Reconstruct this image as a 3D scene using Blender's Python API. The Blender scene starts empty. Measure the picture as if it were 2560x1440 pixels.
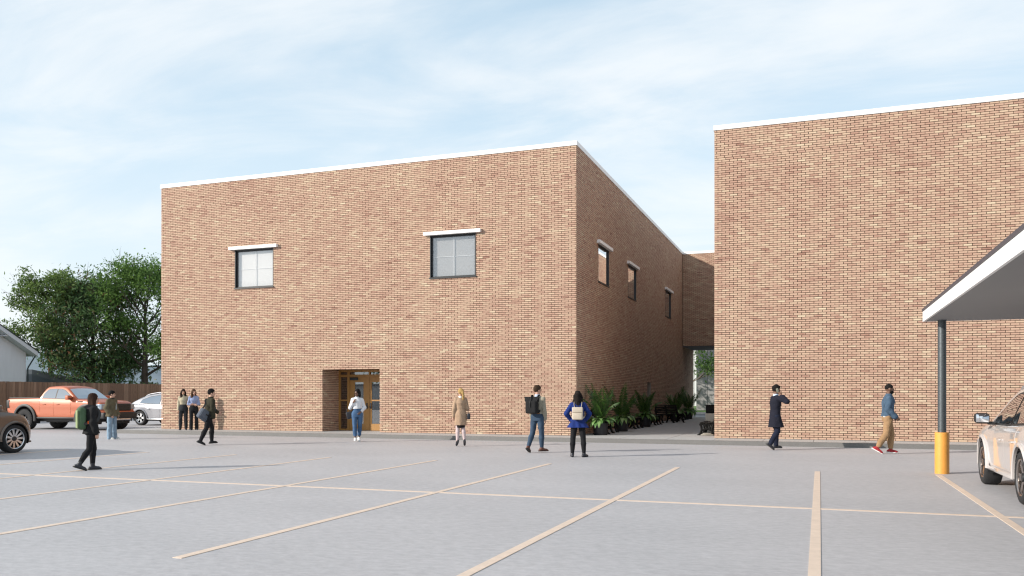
import bpy, bmesh, math, random
import numpy as np
from mathutils import Vector, Matrix

random.seed(7)
rng = np.random.default_rng(7)
R = math.radians
SC = bpy.context.scene
COL = SC.collection

# ---------------------------------------------------------------- camera
CAM_YAW = 19.992
cam_d = bpy.data.cameras.new('camera')
cam = bpy.data.objects.new('camera', cam_d)
COL.objects.link(cam)
cam.location = (0, 0, 1.55)
cam.rotation_euler = (R(90), 0, R(CAM_YAW))
cam_d.sensor_width = 36.0
cam_d.lens = 36.0 * 2113.7 / 2560
cam_d.shift_y = 269.0 / 2560
cam_d.clip_start = 0.1
cam_d.clip_end = 6000
SC.camera = cam

# ---------------------------------------------------------------- light
SUN_EL, SUN_AZ = 22.3, 39.5            # light travels towards (cos az, sin az)
SUN_DIR = Vector((math.cos(R(SUN_AZ)) * math.cos(R(SUN_EL)), math.sin(R(SUN_AZ)) * math.cos(R(SUN_EL)), -math.sin(R(SUN_EL))))
sun_d = bpy.data.lights.new('sun', 'SUN')
sun_d.energy = 5.0
sun_d.angle = R(0.5)
sun_d.color = (1.0, 0.93, 0.84)
sun = bpy.data.objects.new('sun', sun_d)
COL.objects.link(sun)
sun.rotation_euler = SUN_DIR.to_track_quat('-Z', 'Y').to_euler()
sun.location = (-40, -30, 40)

world = bpy.data.worlds.new('World')
SC.world = world
world.use_nodes = True
nt = world.node_tree
for n in list(nt.nodes):
    nt.nodes.remove(n)


def N(tree, typ, **kw):
    n = tree.nodes.new(typ)
    for k, v in kw.items():
        setattr(n, k, v)
    return n


def setin(n, **kw):
    for k, v in kw.items():
        n.inputs[k.replace('_', ' ')].default_value = v


def L(tree, a, b):
    tree.links.new(a, b)


def math_node(t, op, a, b=None, c=None, clamp=False):
    n = t.nodes.new('ShaderNodeMath')
    n.operation = op
    n.use_clamp = clamp
    for i, v in enumerate((a, b, c)):
        if v is None:
            continue
        if isinstance(v, (int, float)):
            n.inputs[i].default_value = v
        else:
            t.links.new(v, n.inputs[i])
    return n.outputs[0]


out = N(nt, 'ShaderNodeOutputWorld')
bg = N(nt, 'ShaderNodeBackground')
bg.inputs['Strength'].default_value = 0.10
sky = N(nt, 'ShaderNodeTexSky')
sky.sky_type = 'NISHITA'
sky.sun_disc = False
sky.sun_elevation = R(SUN_EL)
sky.sun_rotation = R(90 - (SUN_AZ + 180))
sky.altitude = 50
sky.air_density = 1.0
sky.dust_density = 0.5
sky.ozone_density = 1.6
# thin streaky high cloud laid over the clear sky, projected on a flat layer overhead
tc = N(nt, 'ShaderNodeTexCoord')
sep = N(nt, 'ShaderNodeSeparateXYZ')
L(nt, tc.outputs['Generated'], sep.inputs[0])
zz = math_node(nt, 'ADD', math_node(nt, 'MAXIMUM', sep.outputs['Z'], 0.0), 0.16)
cx = math_node(nt, 'DIVIDE', sep.outputs['X'], zz)
cy = math_node(nt, 'DIVIDE', sep.outputs['Y'], zz)
comb = N(nt, 'ShaderNodeCombineXYZ')
L(nt, cx, comb.inputs[0])
L(nt, cy, comb.inputs[1])
mp = N(nt, 'ShaderNodeMapping')
mp.inputs['Rotation'].default_value = (0, 0, R(-28))
mp.inputs['Scale'].default_value = (0.75, 1.35, 1)
L(nt, comb.outputs[0], mp.inputs[0])
n1 = N(nt, 'ShaderNodeTexNoise')
setin(n1, Scale=1.5, Detail=9.0, Roughness=0.60, Distortion=0.45)
L(nt, mp.outputs[0], n1.inputs['Vector'])
n2 = N(nt, 'ShaderNodeTexNoise')
setin(n2, Scale=0.7, Detail=4.0, Roughness=0.55)
L(nt, comb.outputs[0], n2.inputs['Vector'])
cl = math_node(nt, 'ADD', math_node(nt, 'MULTIPLY', n1.outputs['Fac'], 0.75), math_node(nt, 'MULTIPLY', n2.outputs['Fac'], 0.6))
ramp = N(nt, 'ShaderNodeMapRange')
ramp.interpolation_type = 'SMOOTHSTEP'
L(nt, cl, ramp.inputs['Value'])
setin(ramp, From_Min=0.52, From_Max=0.86, To_Min=0.0, To_Max=0.92)
# a thin veil of haze over the blue, then the streaks
veil = N(nt, 'ShaderNodeMix', data_type='RGBA')
vf = N(nt, 'ShaderNodeMapRange')
L(nt, sep.outputs['Z'], vf.inputs['Value'])
setin(vf, From_Min=0.25, From_Max=0.95, To_Min=0.80, To_Max=0.45)
L(nt, vf.outputs[0], veil.inputs['Factor'])
L(nt, sky.outputs[0], veil.inputs['A'])
veil.inputs['B'].default_value = (6.1, 7.9, 9.3, 1)
mix = N(nt, 'ShaderNodeMix', data_type='RGBA')
L(nt, ramp.outputs[0], mix.inputs['Factor'])
L(nt, veil.outputs['Result'], mix.inputs['A'])
mix.inputs['B'].default_value = (8.1, 8.5, 8.8, 1)
# everything pales towards the horizon
hz = N(nt, 'ShaderNodeMapRange')
L(nt, sep.outputs['Z'], hz.inputs['Value'])
setin(hz, From_Min=0.0, From_Max=0.34, To_Min=0.85, To_Max=0.0)
mix3 = N(nt, 'ShaderNodeMix', data_type='RGBA')
L(nt, hz.outputs[0], mix3.inputs['Factor'])
L(nt, mix.outputs['Result'], mix3.inputs['A'])
mix3.inputs['B'].default_value = (8.3, 8.9, 9.1, 1)
L(nt, mix3.outputs['Result'], bg.inputs['Color'])
L(nt, bg.outputs[0], out.inputs['Surface'])

SC.view_settings.view_transform = 'Standard'
SC.view_settings.look = 'None'
SC.view_settings.gamma = 1.0
SC.view_settings.exposure = 0.22
SC.view_settings.use_curve_mapping = False
SC.render.engine = 'CYCLES'
SC.cycles.use_denoising = True
SC.cycles.filter_width = 1.25
SC.cycles.max_bounces = 6
SC.cycles.transparent_max_bounces = 8

# ---------------------------------------------------------------- materials
MATS = {}


def mat(name, col, rough=0.7, metal=0.0, var=0.0, vscale=3.0, bump=0.0, bscale=40.0, spec=0.5, stretch=(1, 1, 1), coat=0.0, dark=None, detail=5.0):
    """Principled material whose colour wanders with noise between col and dark."""
    if name in MATS:
        return MATS[name]
    m = bpy.data.materials.new(name)
    m.use_nodes = True
    t = m.node_tree
    b = t.nodes['Principled BSDF']
    c = (*col, 1)
    b.inputs['Base Color'].default_value = c
    b.inputs['Roughness'].default_value = rough
    b.inputs['Metallic'].default_value = metal
    b.inputs['Specular IOR Level'].default_value = spec
    if coat:
        b.inputs['Coat Weight'].default_value = coat
        b.inputs['Coat Roughness'].default_value = 0.03
    if var or bump:
        tcn = t.nodes.new('ShaderNodeTexCoord')
        mpn = t.nodes.new('ShaderNodeMapping')
        mpn.inputs['Scale'].default_value = stretch
        t.links.new(tcn.outputs['Object'], mpn.inputs[0])
    if var:
        nz = t.nodes.new('ShaderNodeTexNoise')
        nz.inputs['Scale'].default_value = vscale
        nz.inputs['Detail'].default_value = detail
        t.links.new(mpn.outputs[0], nz.inputs['Vector'])
        mr = t.nodes.new('ShaderNodeMapRange')
        mr.inputs['From Min'].default_value = 0.3
        mr.inputs['From Max'].default_value = 0.7
        t.links.new(nz.outputs['Fac'], mr.inputs['Value'])
        mx = t.nodes.new('ShaderNodeMix')
        mx.data_type = 'RGBA'
        d = dark if dark else tuple(x * (1 - var) for x in col)
        mx.inputs['A'].default_value = (*d, 1)
        mx.inputs['B'].default_value = c
        t.links.new(mr.outputs[0], mx.inputs['Factor'])
        t.links.new(mx.outputs['Result'], b.inputs['Base Color'])
    if bump:
        nb = t.nodes.new('ShaderNodeTexNoise')
        nb.inputs['Scale'].default_value = bscale
        nb.inputs['Detail'].default_value = 4
        t.links.new(mpn.outputs[0], nb.inputs['Vector'])
        bp = t.nodes.new('ShaderNodeBump')
        bp.inputs['Strength'].default_value = bump
        bp.inputs['Distance'].default_value = 0.02
        t.links.new(nb.outputs['Fac'], bp.inputs['Height'])
        t.links.new(bp.outputs[0], b.inputs['Normal'])
    MATS[name] = m
    return m


def glass_mat(name, base, refl=0.5, rough=0.01):
    """Coated window glass over a dark or blinded interior: part mirror, part what lies behind."""
    if name in MATS:
        return MATS[name]
    m = bpy.data.materials.new(name)
    m.use_nodes = True
    t = m.node_tree
    t.nodes.remove(t.nodes['Principled BSDF'])
    o = t.nodes['Material Output']
    g = t.nodes.new('ShaderNodeBsdfGlossy')
    g.inputs['Roughness'].default_value = rough
    g.inputs['Color'].default_value = (0.95, 0.97, 1, 1)
    d = t.nodes.new('ShaderNodeBsdfTransparent')
    d.inputs['Color'].default_value = (*base, 1)
    lw = t.nodes.new('ShaderNodeLayerWeight')
    lw.inputs['Blend'].default_value = 0.5
    mr = t.nodes.new('ShaderNodeMapRange')
    mr.inputs['To Min'].default_value = refl
    mr.inputs['To Max'].default_value = 1.0
    t.links.new(math_node(t, 'POWER', lw.outputs['Facing'], 4.0), mr.inputs['Value'])
    mx = t.nodes.new('ShaderNodeMixShader')
    t.links.new(mr.outputs[0], mx.inputs[0])
    t.links.new(d.outputs[0], mx.inputs[1])
    t.links.new(g.outputs[0], mx.inputs[2])
    t.links.new(mx.outputs[0], o.inputs['Surface'])
    MATS[name] = m
    return m


def leaf_mat(name, cols, trans=0.35, rough=0.5, scale=0.6):
    if name in MATS:
        return MATS[name]
    m = bpy.data.materials.new(name)
    m.use_nodes = True
    t = m.node_tree
    b = t.nodes['Principled BSDF']
    b.inputs['Roughness'].default_value = rough
    at = t.nodes.new('ShaderNodeAttribute')
    at.attribute_name = 'tone'
    rp = t.nodes.new('ShaderNodeValToRGB')
    el = rp.color_ramp.elements
    el[0].color = (*cols[0], 1)
    el[1].color = (*cols[-1], 1)
    for i, c in enumerate(cols[1:-1]):
        e = el.new((i + 1) / (len(cols) - 1))
        e.color = (*c, 1)
    t.links.new(at.outputs['Fac'], rp.inputs[0])
    t.links.new(rp.outputs[0], b.inputs['Base Color'])
    tr = t.nodes.new('ShaderNodeBsdfTranslucent')
    t.links.new(rp.outputs[0], tr.inputs['Color'])
    mx = t.nodes.new('ShaderNodeMixShader')
    mx.inputs[0].default_value = trans
    t.links.new(b.outputs[0], mx.inputs[1])
    t.links.new(tr.outputs[0], mx.inputs[2])
    t.links.new(mx.outputs[0], t.nodes['Material Output'].inputs['Surface'])
    MATS[name] = m
    return m


# ---------------------------------------------------------------- object helpers
def tag(o, label=None, cat=None, group=None, kind=None):
    if label:
        o['label'] = label
    if cat:
        o['category'] = cat
    if group:
        o['group'] = group
    if kind:
        o['kind'] = kind
    return o


def thing(name, label, cat, loc=(0, 0, 0), rz=0.0, group=None):
    o = bpy.data.objects.new(name, None)
    o.empty_display_size = 0.2
    COL.objects.link(o)
    o.location = loc
    o.rotation_euler = (0, 0, rz)
    return tag(o, label, cat, group)


def link(name, me, parent=None):
    o = bpy.data.objects.new(name, me)
    COL.objects.link(o)
    if parent is not None:
        o.parent = parent
    return o


def copy_tree(o, parent=None):
    c = o.copy()
    COL.objects.link(c)
    if parent is not None:
        c.parent = parent
    for ch in o.children:
        copy_tree(ch, c)
    return c


class MB:
    """Collects boxes, tubes, lathes and free faces, then links them as one mesh object."""

    def __init__(self):
        self.v, self.f, self.sm = [], [], []

    def add(self, vs, fs, smooth=False):
        o = len(self.v)
        self.v += [tuple(p) for p in vs]
        self.f += [tuple(i + o for i in f) for f in fs]
        self.sm += [smooth] * len(fs)
        return self

    def box(self, a, b, M=None):
        (x0, y0, z0), (x1, y1, z1) = a, b
        vs = [Vector(p) for p in ((x0, y0, z0), (x1, y0, z0), (x1, y1, z0), (x0, y1, z0), (x0, y0, z1), (x1, y0, z1), (x1, y1, z1), (x0, y1, z1))]
        if M is not None:
            vs = [M @ p for p in vs]
        return self.add(vs, [(0, 3, 2, 1), (4, 5, 6, 7), (0, 1, 5, 4), (1, 2, 6, 5), (2, 3, 7, 6), (3, 0, 4, 7)])

    def rbox(self, a, b, r=0.02, seg=3, M=None):
        bm = bmesh.new()
        bmesh.ops.create_cube(bm, size=1)
        c = [(a[i] + b[i]) / 2 for i in range(3)]
        s = [abs(b[i] - a[i]) for i in range(3)]
        for v in bm.verts:
            v.co = Vector((v.co.x * s[0] + c[0], v.co.y * s[1] + c[1], v.co.z * s[2] + c[2]))
        bmesh.ops.bevel(bm, geom=list(bm.edges), offset=min(r, min(s) * 0.49), segments=seg, profile=0.5, affect='EDGES')
        bm.verts.index_update()
        vs = [(M @ v.co) if M is not None else v.co.copy() for v in bm.verts]
        fs = [tuple(v.index for v in f.verts) for f in bm.faces]
        bm.free()
        return self.add(vs, fs, True)

    def prism(self, poly, d0, d1, axis='y'):
        """poly in the two other axes, extruded between d0 and d1 along axis."""
        def P(p, d):
            return {'y': (p[0], d, p[1]), 'x': (d, p[0], p[1]), 'z': (p[0], p[1], d)}[axis]
        n = len(poly)
        vs = [P(p, d0) for p in poly] + [P(p, d1) for p in poly]
        fs = [tuple(range(n)), tuple(range(2 * n - 1, n - 1, -1))] + [(i, i + n, (i + 1) % n + n, (i + 1) % n) for i in range(n)]
        return self.add(vs, fs)

    def tube(self, pts, rad, n=8, cap=True):
        pts = [Vector(p) for p in pts]
        if not hasattr(rad, '__len__'):
            rad = [rad] * len(pts)
        vs, fs = [], []
        up = Vector((0, 0, 1))
        px = None
        for i, p in enumerate(pts):
            d = (pts[min(i + 1, len(pts) - 1)] - pts[max(i - 1, 0)])
            d = d.normalized() if d.length > 1e-9 else Vector((0, 0, 1))
            if px is None:
                x = d.cross(up)
                if x.length < 1e-3:
                    x = d.cross(Vector((1, 0, 0)))
            else:
                x = px - d * px.dot(d)
            x.normalize()
            px = x
            y = d.cross(x)
            for k in range(n):
                a = 2 * math.pi * k / n
                vs.append(p + (x * math.cos(a) + y * math.sin(a)) * rad[i])
        for i in range(len(pts) - 1):
            for k in range(n):
                fs.append((i * n + k, i * n + (k + 1) % n, (i + 1) * n + (k + 1) % n, (i + 1) * n + k))
        if cap:
            fs.append(tuple(range(n - 1, -1, -1)))
            fs.append(tuple(range((len(pts) - 1) * n, len(pts) * n)))
        return self.add(vs, fs, True)

    def lathe(self, prof, n=32, M=None, smooth=True):
        """prof: (radius, z) pairs turned about z."""
        vs, fs = [], []
        for r, z in prof:
            for k in range(n):
                a = 2 * math.pi * k / n
                p = Vector((r * math.cos(a), r * math.sin(a), z))
                vs.append(M @ p if M is not None else p)
        for i in range(len(prof) - 1):
            for k in range(n):
                fs.append((i * n + k, i * n + (k + 1) % n, (i + 1) * n + (k + 1) % n, (i + 1) * n + k))
        return self.add(vs, fs, smooth)

    def grid(self, P, smooth=True, flip=False):
        """P: rows of points."""
        m, n = len(P), len(P[0])
        vs = [p for row in P for p in row]
        fs = []
        for i in range(m - 1):
            for j in range(n - 1):
                q = (i * n + j, i * n + j + 1, (i + 1) * n + j + 1, (i + 1) * n + j)
                fs.append(q[::-1] if flip else q)
        return self.add(vs, fs, smooth)

    def mesh(self, name, m, sharp=40):
        me = bpy.data.meshes.new(name)
        me.from_pydata([tuple(p) for p in self.v], [], self.f)
        me.polygons.foreach_set('use_smooth', self.sm)
        if m is not None:
            me.materials.append(m)
        me.update()
        if any(self.sm) and sharp:
            me.set_sharp_from_angle(angle=R(sharp))
        return me

    def build(self, name, m, parent=None, sharp=40):
        return link(name, self.mesh(name, m, sharp), parent)


def mesh_np(name, V, F, m, tone=None, smooth=False):
    """Fast mesh from numpy verts and an (n,3|4) face array; tone is one value per face."""
    me = bpy.data.meshes.new(name)
    nv, nf, k = len(V), len(F), F.shape[1]
    me.vertices.add(nv)
    me.vertices.foreach_set('co', np.ascontiguousarray(V, dtype=np.float32).ravel())
    me.loops.add(nf * k)
    me.loops.foreach_set('vertex_index', np.ascontiguousarray(F, dtype=np.int32).ravel())
    me.polygons.add(nf)
    me.polygons.foreach_set('loop_start', np.arange(0, nf * k, k, dtype=np.int32))
    me.polygons.foreach_set('use_smooth', np.full(nf, smooth, dtype=bool))
    if tone is not None:
        a = me.attributes.new('tone', 'FLOAT', 'FACE')
        a.data.foreach_set('value', np.ascontiguousarray(tone, dtype=np.float32))
    if m is not None:
        me.materials.append(m)
    me.update(calc_edges=True)
    me.validate()
    return me

# ---------------------------------------------------------------- setting: ground, sky line, pavement
def concrete(name, col, dark, spot, s1=0.35, s2=6.0, bump=0.15):
    m = bpy.data.materials.new(name)
    m.use_nodes = True
    t = m.node_tree
    b = t.nodes['Principled BSDF']
    b.inputs['Roughness'].default_value = 0.62
    tcn = t.nodes.new('ShaderNodeTexCoord')
    mpn = t.nodes.new('ShaderNodeMapping')
    mpn.inputs['Scale'].default_value = (0.55, 1, 1)
    mpn.inputs['Rotation'].default_value = (0, 0, R(-18))
    t.links.new(tcn.outputs['Object'], mpn.inputs[0])

    def noise(sc, det, rgh=0.55):
        n = t.nodes.new('ShaderNodeTexNoise')
        n.inputs['Scale'].default_value = sc
        n.inputs['Detail'].default_value = det
        n.inputs['Roughness'].default_value = rgh
        t.links.new(mpn.outputs[0], n.inputs['Vector'])
        return n.outputs['Fac']

    def rng_(v, a, bb, lo=0.0, hi=1.0):
        r_ = t.nodes.new('ShaderNodeMapRange')
        r_.inputs['From Min'].default_value = a
        r_.inputs['From Max'].default_value = bb
        r_.inputs['To Min'].default_value = lo
        r_.inputs['To Max'].default_value = hi
        t.links.new(v, r_.inputs['Value'])
        return r_.outputs[0]

    big, mid, fine = noise(s1, 4), noise(s2, 7, 0.65), noise(42, 3)
    f = math_node(t, 'ADD', math_node(t, 'MULTIPLY', rng_(big, 0.3, 0.7), 0.25), math_node(t, 'MULTIPLY', rng_(mid, 0.3, 0.7), 0.55))
    f = math_node(t, 'ADD', f, math_node(t, 'MULTIPLY', rng_(fine, 0.3, 0.7), 0.20))
    mx = t.nodes.new('ShaderNodeMix')
    mx.data_type = 'RGBA'
    mx.inputs['A'].default_value = (*dark, 1)
    mx.inputs['B'].default_value = (*col, 1)
    t.links.new(f, mx.inputs['Factor'])
    sp = rng_(noise(5.5, 9, 0.75), 0.63, 0.72)
    mx2 = t.nodes.new('ShaderNodeMix')
    mx2.data_type = 'RGBA'
    mx2.inputs['B'].default_value = (*spot, 1)
    t.links.new(math_node(t, 'MULTIPLY', sp, 0.6), mx2.inputs['Factor'])
    t.links.new(mx.outputs['Result'], mx2.inputs['A'])
    t.links.new(mx2.outputs['Result'], b.inputs['Base Color'])
    bp = t.nodes.new('ShaderNodeBump')
    bp.inputs['Strength'].default_value = bump
    bp.inputs['Distance'].default_value = 0.01
    t.links.new(fine, bp.inputs['Height'])
    t.links.new(bp.outputs[0], b.inputs['Normal'])
    return m


M_GROUND = concrete('lot_concrete', (0.49, 0.478, 0.49), (0.29, 0.284, 0.293), (0.19, 0.185, 0.19), 0.4, 13.0)
M_PAVE = concrete('pavement_concrete', (0.44, 0.43, 0.42), (0.36, 0.355, 0.35), (0.27, 0.27, 0.26), 0.5, 5)
M_KERB = concrete('kerb_concrete', (0.178, 0.172, 0.165), (0.128, 0.123, 0.119), (0.10, 0.097, 0.095), 0.6, 5)
M_PAINT = mat('stripe_paint', (0.68, 0.545, 0.44), 0.6, var=0.12, vscale=7, bump=0.1, bscale=60)
M_GRASS = mat('lawn_grass', (0.10, 0.20, 0.03), 0.9, var=0.45, vscale=2.5, bump=0.5, bscale=30)
M_ROAD = mat('road_asphalt', (0.11, 0.11, 0.12), 0.85, var=0.2, vscale=4)

lot = MB().add([(-900, -300, 0), (900, -300, 0), (900, 2600, 0), (-900, 2600, 0)], [(0, 1, 2, 3)]).build('ground', M_GROUND)
tag(lot, kind='structure')
STR_W = 0.106
for sx in (-23.05, -20.17, -17.27, -14.38, -11.53, -8.615, -5.755, -2.875, -0.042, 2.18, 5.05, 7.92):
    MB().box((sx - STR_W / 2, 6.48, 0.0), (sx + STR_W / 2, 18.35, 0.006)).build('parking_stripe', M_PAINT, lot)
MB().box((-25.9, 12.25, 0.0), (10.8, 12.36, 0.004)).build('parking_stripe', M_PAINT, lot)

MB_ = MB()
lawn = MB().box((-140, 80.5, -0.2), (60, 420, 0.03)).build('lawn', M_GRASS)
tag(lawn, kind='structure')
lawn2 = MB().box((-200, 20, -0.2), (-45.6, 80.4, 0.03)).build('lawn', M_GRASS)
tag(lawn2, kind='structure')
road = MB().box((-45, 66.5, -0.2), (60, 80.4, 0.008)).build('road', M_ROAD)
tag(road, kind='structure')

# pavement: kerb, bed and separate slabs with open joints
PZ = 0.14
pave = MB().box((-27.4, 27.2, 0), (14, 61, PZ - 0.03)).build('pavement', M_KERB)
tag(pave, kind='structure')
MB().box((-27.52, 27.08, 0), (14, 27.235, PZ)).build('kerb', M_KERB, pave)
MB().box((-27.52, 27.238, 0), (-27.38, 61, PZ)).build('kerb', M_KERB, pave)
slab_me = {}


def slab(x0, x1, y0, y1):
    key = (round(x1 - x0, 3), round(y1 - y0, 3))
    if key not in slab_me:
        g = 0.005
        slab_me[key] = MB().rbox((g, g, -0.05), (key[0] - g, key[1] - g, 0), 0.006, 1).mesh('slab', M_PAVE)
    o = link('slab', slab_me[key], pave)
    o.location = (x0, y0, PZ - random.uniform(0, 0.0025))


xs = [-27.37] + [-4.67 + 1.5 * i for i in range(-15, 13)]
for a, b in zip(xs[:-1], xs[1:]):
    slab(a, b, 27.24, 28.74)
for i in (-3, -2, -1, 0):
    a = -4.67 + 1.5 * i
    for j in range(21):
        slab(a, a + 1.5, 28.74 + 1.5 * j, 30.24 + 1.5 * j)
for j in range(21):
    slab(-27.37, -26.4, 28.74 + 1.5 * j, 30.24 + 1.5 * j)

# distant hills
M_HILL = mat('hill_haze', (0.20, 0.245, 0.28), 1.0, var=0.25, vscale=0.01, spec=0.0)
P = []
for i in range(81):
    a = R(8 + 70 * i / 80)
    d = Vector((-math.sin(a), math.cos(a), 0))
    h = 46 + 16 * math.sin(i * 0.31) + 9 * math.sin(i * 0.83 + 1) + 3 * math.sin(i * 2.1)
    P.append([d * 1150 + Vector((0, 0, -2)), d * 1250 + Vector((0, 0, h * 0.55)), d * 1400 + Vector((0, 0, h)), d * 1700 + Vector((0, 0, h * 0.4))])
hills = MB().grid(P, flip=True).build('hills', M_HILL, sharp=0)
tag(hills, kind='structure')

# ---------------------------------------------------------------- brick
def brick_mat():
    m = bpy.data.materials.new('brick_face')
    m.use_nodes = True
    t = m.node_tree
    b = t.nodes['Principled BSDF']
    b.inputs['Roughness'].default_value = 0.85
    b.inputs['Specular IOR Level'].default_value = 0.25
    at = t.nodes.new('ShaderNodeAttribute')
    at.attribute_name = 'tone'
    rp = t.nodes.new('ShaderNodeValToRGB')
    el = rp.color_ramp.elements
    cols = [(0.0, (0.28, 0.155, 0.115)), (0.22, (0.39, 0.235, 0.175)), (0.5, (0.46, 0.305, 0.224)), (0.78, (0.515, 0.375, 0.268)), (1.0, (0.57, 0.455, 0.325))]
    el[0].color = (*cols[0][1], 1)
    el[1].color = (*cols[-1][1], 1)
    for p_, c in cols[1:-1]:
        e = el.new(p_)
        e.color = (*c, 1)
    geo = t.nodes.new('ShaderNodeNewGeometry')
    n1_ = t.nodes.new('ShaderNodeTexNoise')
    n1_.inputs['Scale'].default_value = 9
    n1_.inputs['Detail'].default_value = 6
    n1_.inputs['Roughness'].default_value = 0.7
    t.links.new(geo.outputs['Position'], n1_.inputs['Vector'])
    n2_ = t.nodes.new('ShaderNodeTexNoise')
    n2_.inputs['Scale'].default_value = 0.55
    n2_.inputs['Detail'].default_value = 3
    t.links.new(geo.outputs['Position'], n2_.inputs['Vector'])
    v = math_node(t, 'ADD', at.outputs['Fac'], math_node(t, 'MULTIPLY', math_node(t, 'SUBTRACT', n1_.outputs['Fac'], 0.5), 0.75))
    v = math_node(t, 'ADD', v, math_node(t, 'MULTIPLY', math_node(t, 'SUBTRACT', n2_.outputs['Fac'], 0.5), 0.40), clamp=True)
    t.links.new(v, rp.inputs[0])
    t.links.new(rp.outputs[0], b.inputs['Base Color'])
    n3_ = t.nodes.new('ShaderNodeTexNoise')
    n3_.inputs['Scale'].default_value = 60
    t.links.new(geo.outputs['Position'], n3_.inputs['Vector'])
    bp = t.nodes.new('ShaderNodeBump')
    bp.inputs['Strength'].default_value = 0.35
    bp.inputs['Distance'].default_value = 0.006
    t.links.new(n3_.outputs['Fac'], bp.inputs['Height'])
    t.links.new(bp.outputs[0], b.inputs['Normal'])
    return m


M_BRICK = brick_mat()
M_MORTAR = mat('mortar', (0.045, 0.038, 0.034), 0.95, var=0.3, vscale=6)
BL, BH, JT, BD = 0.25, (10.355 - PZ) / 143.0, 0.0165, 0.028       # pitch along, pitch up, joint, depth shown


def brick_rows(width, z0, z1, openings, phase=0.0):
    """(u0, u1, z0, z1) of every brick on a wall face, cut round the openings."""
    out_ = []
    nrow = int(round((z1 - z0) / BH))
    for r in range(nrow):
        za, zb = z0 + r * BH, z0 + (r + 1) * BH
        zm = (za + zb) / 2
        sh = phase + (BL / 2 if r % 2 else 0.0)
        if zm > 9.42:
            sh += 0.085                                    # the bond jumps above a construction joint
        zt_ = zb - JT
        free = [(0.0, width)]
        for (a, b, c, d) in openings:
            if c < zm < d:
                nf = []
                for (p, q) in free:
                    if b <= p or a >= q:
                        nf.append((p, q))
                    else:
                        if a - p > 0.01:
                            nf.append((p, a))
                        if q - b > 0.01:
                            nf.append((b, q))
                free = nf
        k0 = -1
        for (p, q) in free:
            k = math.floor((p - sh) / BL) - 1
            while sh + k * BL < q:
                a, b = sh + k * BL, sh + (k + 1) * BL - JT
                a_, b_ = max(a, p), min(b, q)
                if q - (b + JT) < 0.03:
                    b_ = min(q, max(b_, a_))
                if b_ - a_ > 0.012:
                    out_.append((a_, b_, za + JT / 2, zt_ + JT / 2))
                k += 1
    return out_


def to_world(origin, ud, nd, u, d, z):
    return origin + ud * u + nd * d + Vector((0, 0, z))


def brick_mesh(rows, origin, ud, nd, name='bricks'):
    B = np.array(rows, dtype=np.float64)
    n = len(B)
    dj = rng.uniform(-0.0035, 0.0035, n)
    # slightly irregular edges
    j = rng.uniform(-0.0018, 0.0018, (n, 4))
    u0, u1, z0, z1 = B[:, 0] + j[:, 0], B[:, 1] + j[:, 1], B[:, 2] + j[:, 2], B[:, 3] + j[:, 3]
    back = np.full(n, -BD)
    U = np.stack([u0, u1, u1, u0, u0, u1, u1, u0], 1)
    Z = np.stack([z0, z0, z1, z1, z0, z0, z1, z1], 1)
    D = np.stack([dj, dj, dj, dj, back, back, back, back], 1)
    o, u_, n_ = (np.array(x, dtype=np.float64) for x in (origin, ud, nd))
    V = o + U[..., None] * u_ + D[..., None] * n_ + Z[..., None] * np.array([0, 0, 1.0])
    V = V.reshape(-1, 3)
    base = np.array([(0, 1, 2, 3), (0, 4, 5, 1), (1, 5, 6, 2), (2, 6, 7, 3), (3, 7, 4, 0)])
    if np.dot(np.cross(u_, [0, 0, 1.0]), n_) < 0:
        base = base[:, ::-1]
    F = (np.arange(n)[:, None, None] * 8 + base[None]).reshape(-1, 4)
    tone = np.repeat(np.clip(rng.normal(0.53, 0.108, n) + (rng.random(n) < 0.08) * 0.25 - (rng.random(n) < 0.06) * 0.25, 0, 1), 5)
    return mesh_np(name, V, F, M_BRICK, tone)


single_brick = []
for i in range(14):
    me = brick_mesh([(0, BL - JT, 0, BH - JT)], Vector((0, 0, 0)), Vector((1, 0, 0)), Vector((0, -1, 0)), 'brick')
    single_brick.append(me)

CAMP = Vector((0, 0, 1.55))


def brick_face(parent, origin, ud, nd, width, z0, z1, openings=(), phase=0.0, singles=None):
    """Bricks of one wall face: the nearest ~300 as parts, the rest as one part."""
    rows = brick_rows(width, z0, z1, list(openings), phase)
    pick = set()
    if singles:
        cand = []
        for i, (a, b, c, d) in enumerate(rows):
            if b - a < BL - JT - 0.003:
                continue
            p = to_world(origin, ud, nd, (a + b) / 2, 0, (c + d) / 2)
            if singles(p):
                cand.append(((p - CAMP).length, i))
        cand.sort()
        pick = {i for _, i in cand[:298]}
    ang = math.atan2(ud.y, ud.x)
    for i in pick:
        a, b, c, d = rows[i]
        o = link('brick', random.choice(single_brick), parent)
        o.location = to_world(origin, ud, nd, a, random.uniform(-0.003, 0.003), c)
        o.rotation_euler = (0, 0, ang)
    rest = [r for i, r in enumerate(rows) if i not in pick]
    o = link('brickwork', brick_mesh(rest, origin, ud, nd), parent)
    o['kind'] = 'stuff'
    return o


def wall_slab(name, boxes, parent, m=None):
    mb = MB()
    for a, b in boxes:
        mb.box(a, b)
    return mb.build(name, m or M_MORTAR, parent)


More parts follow.
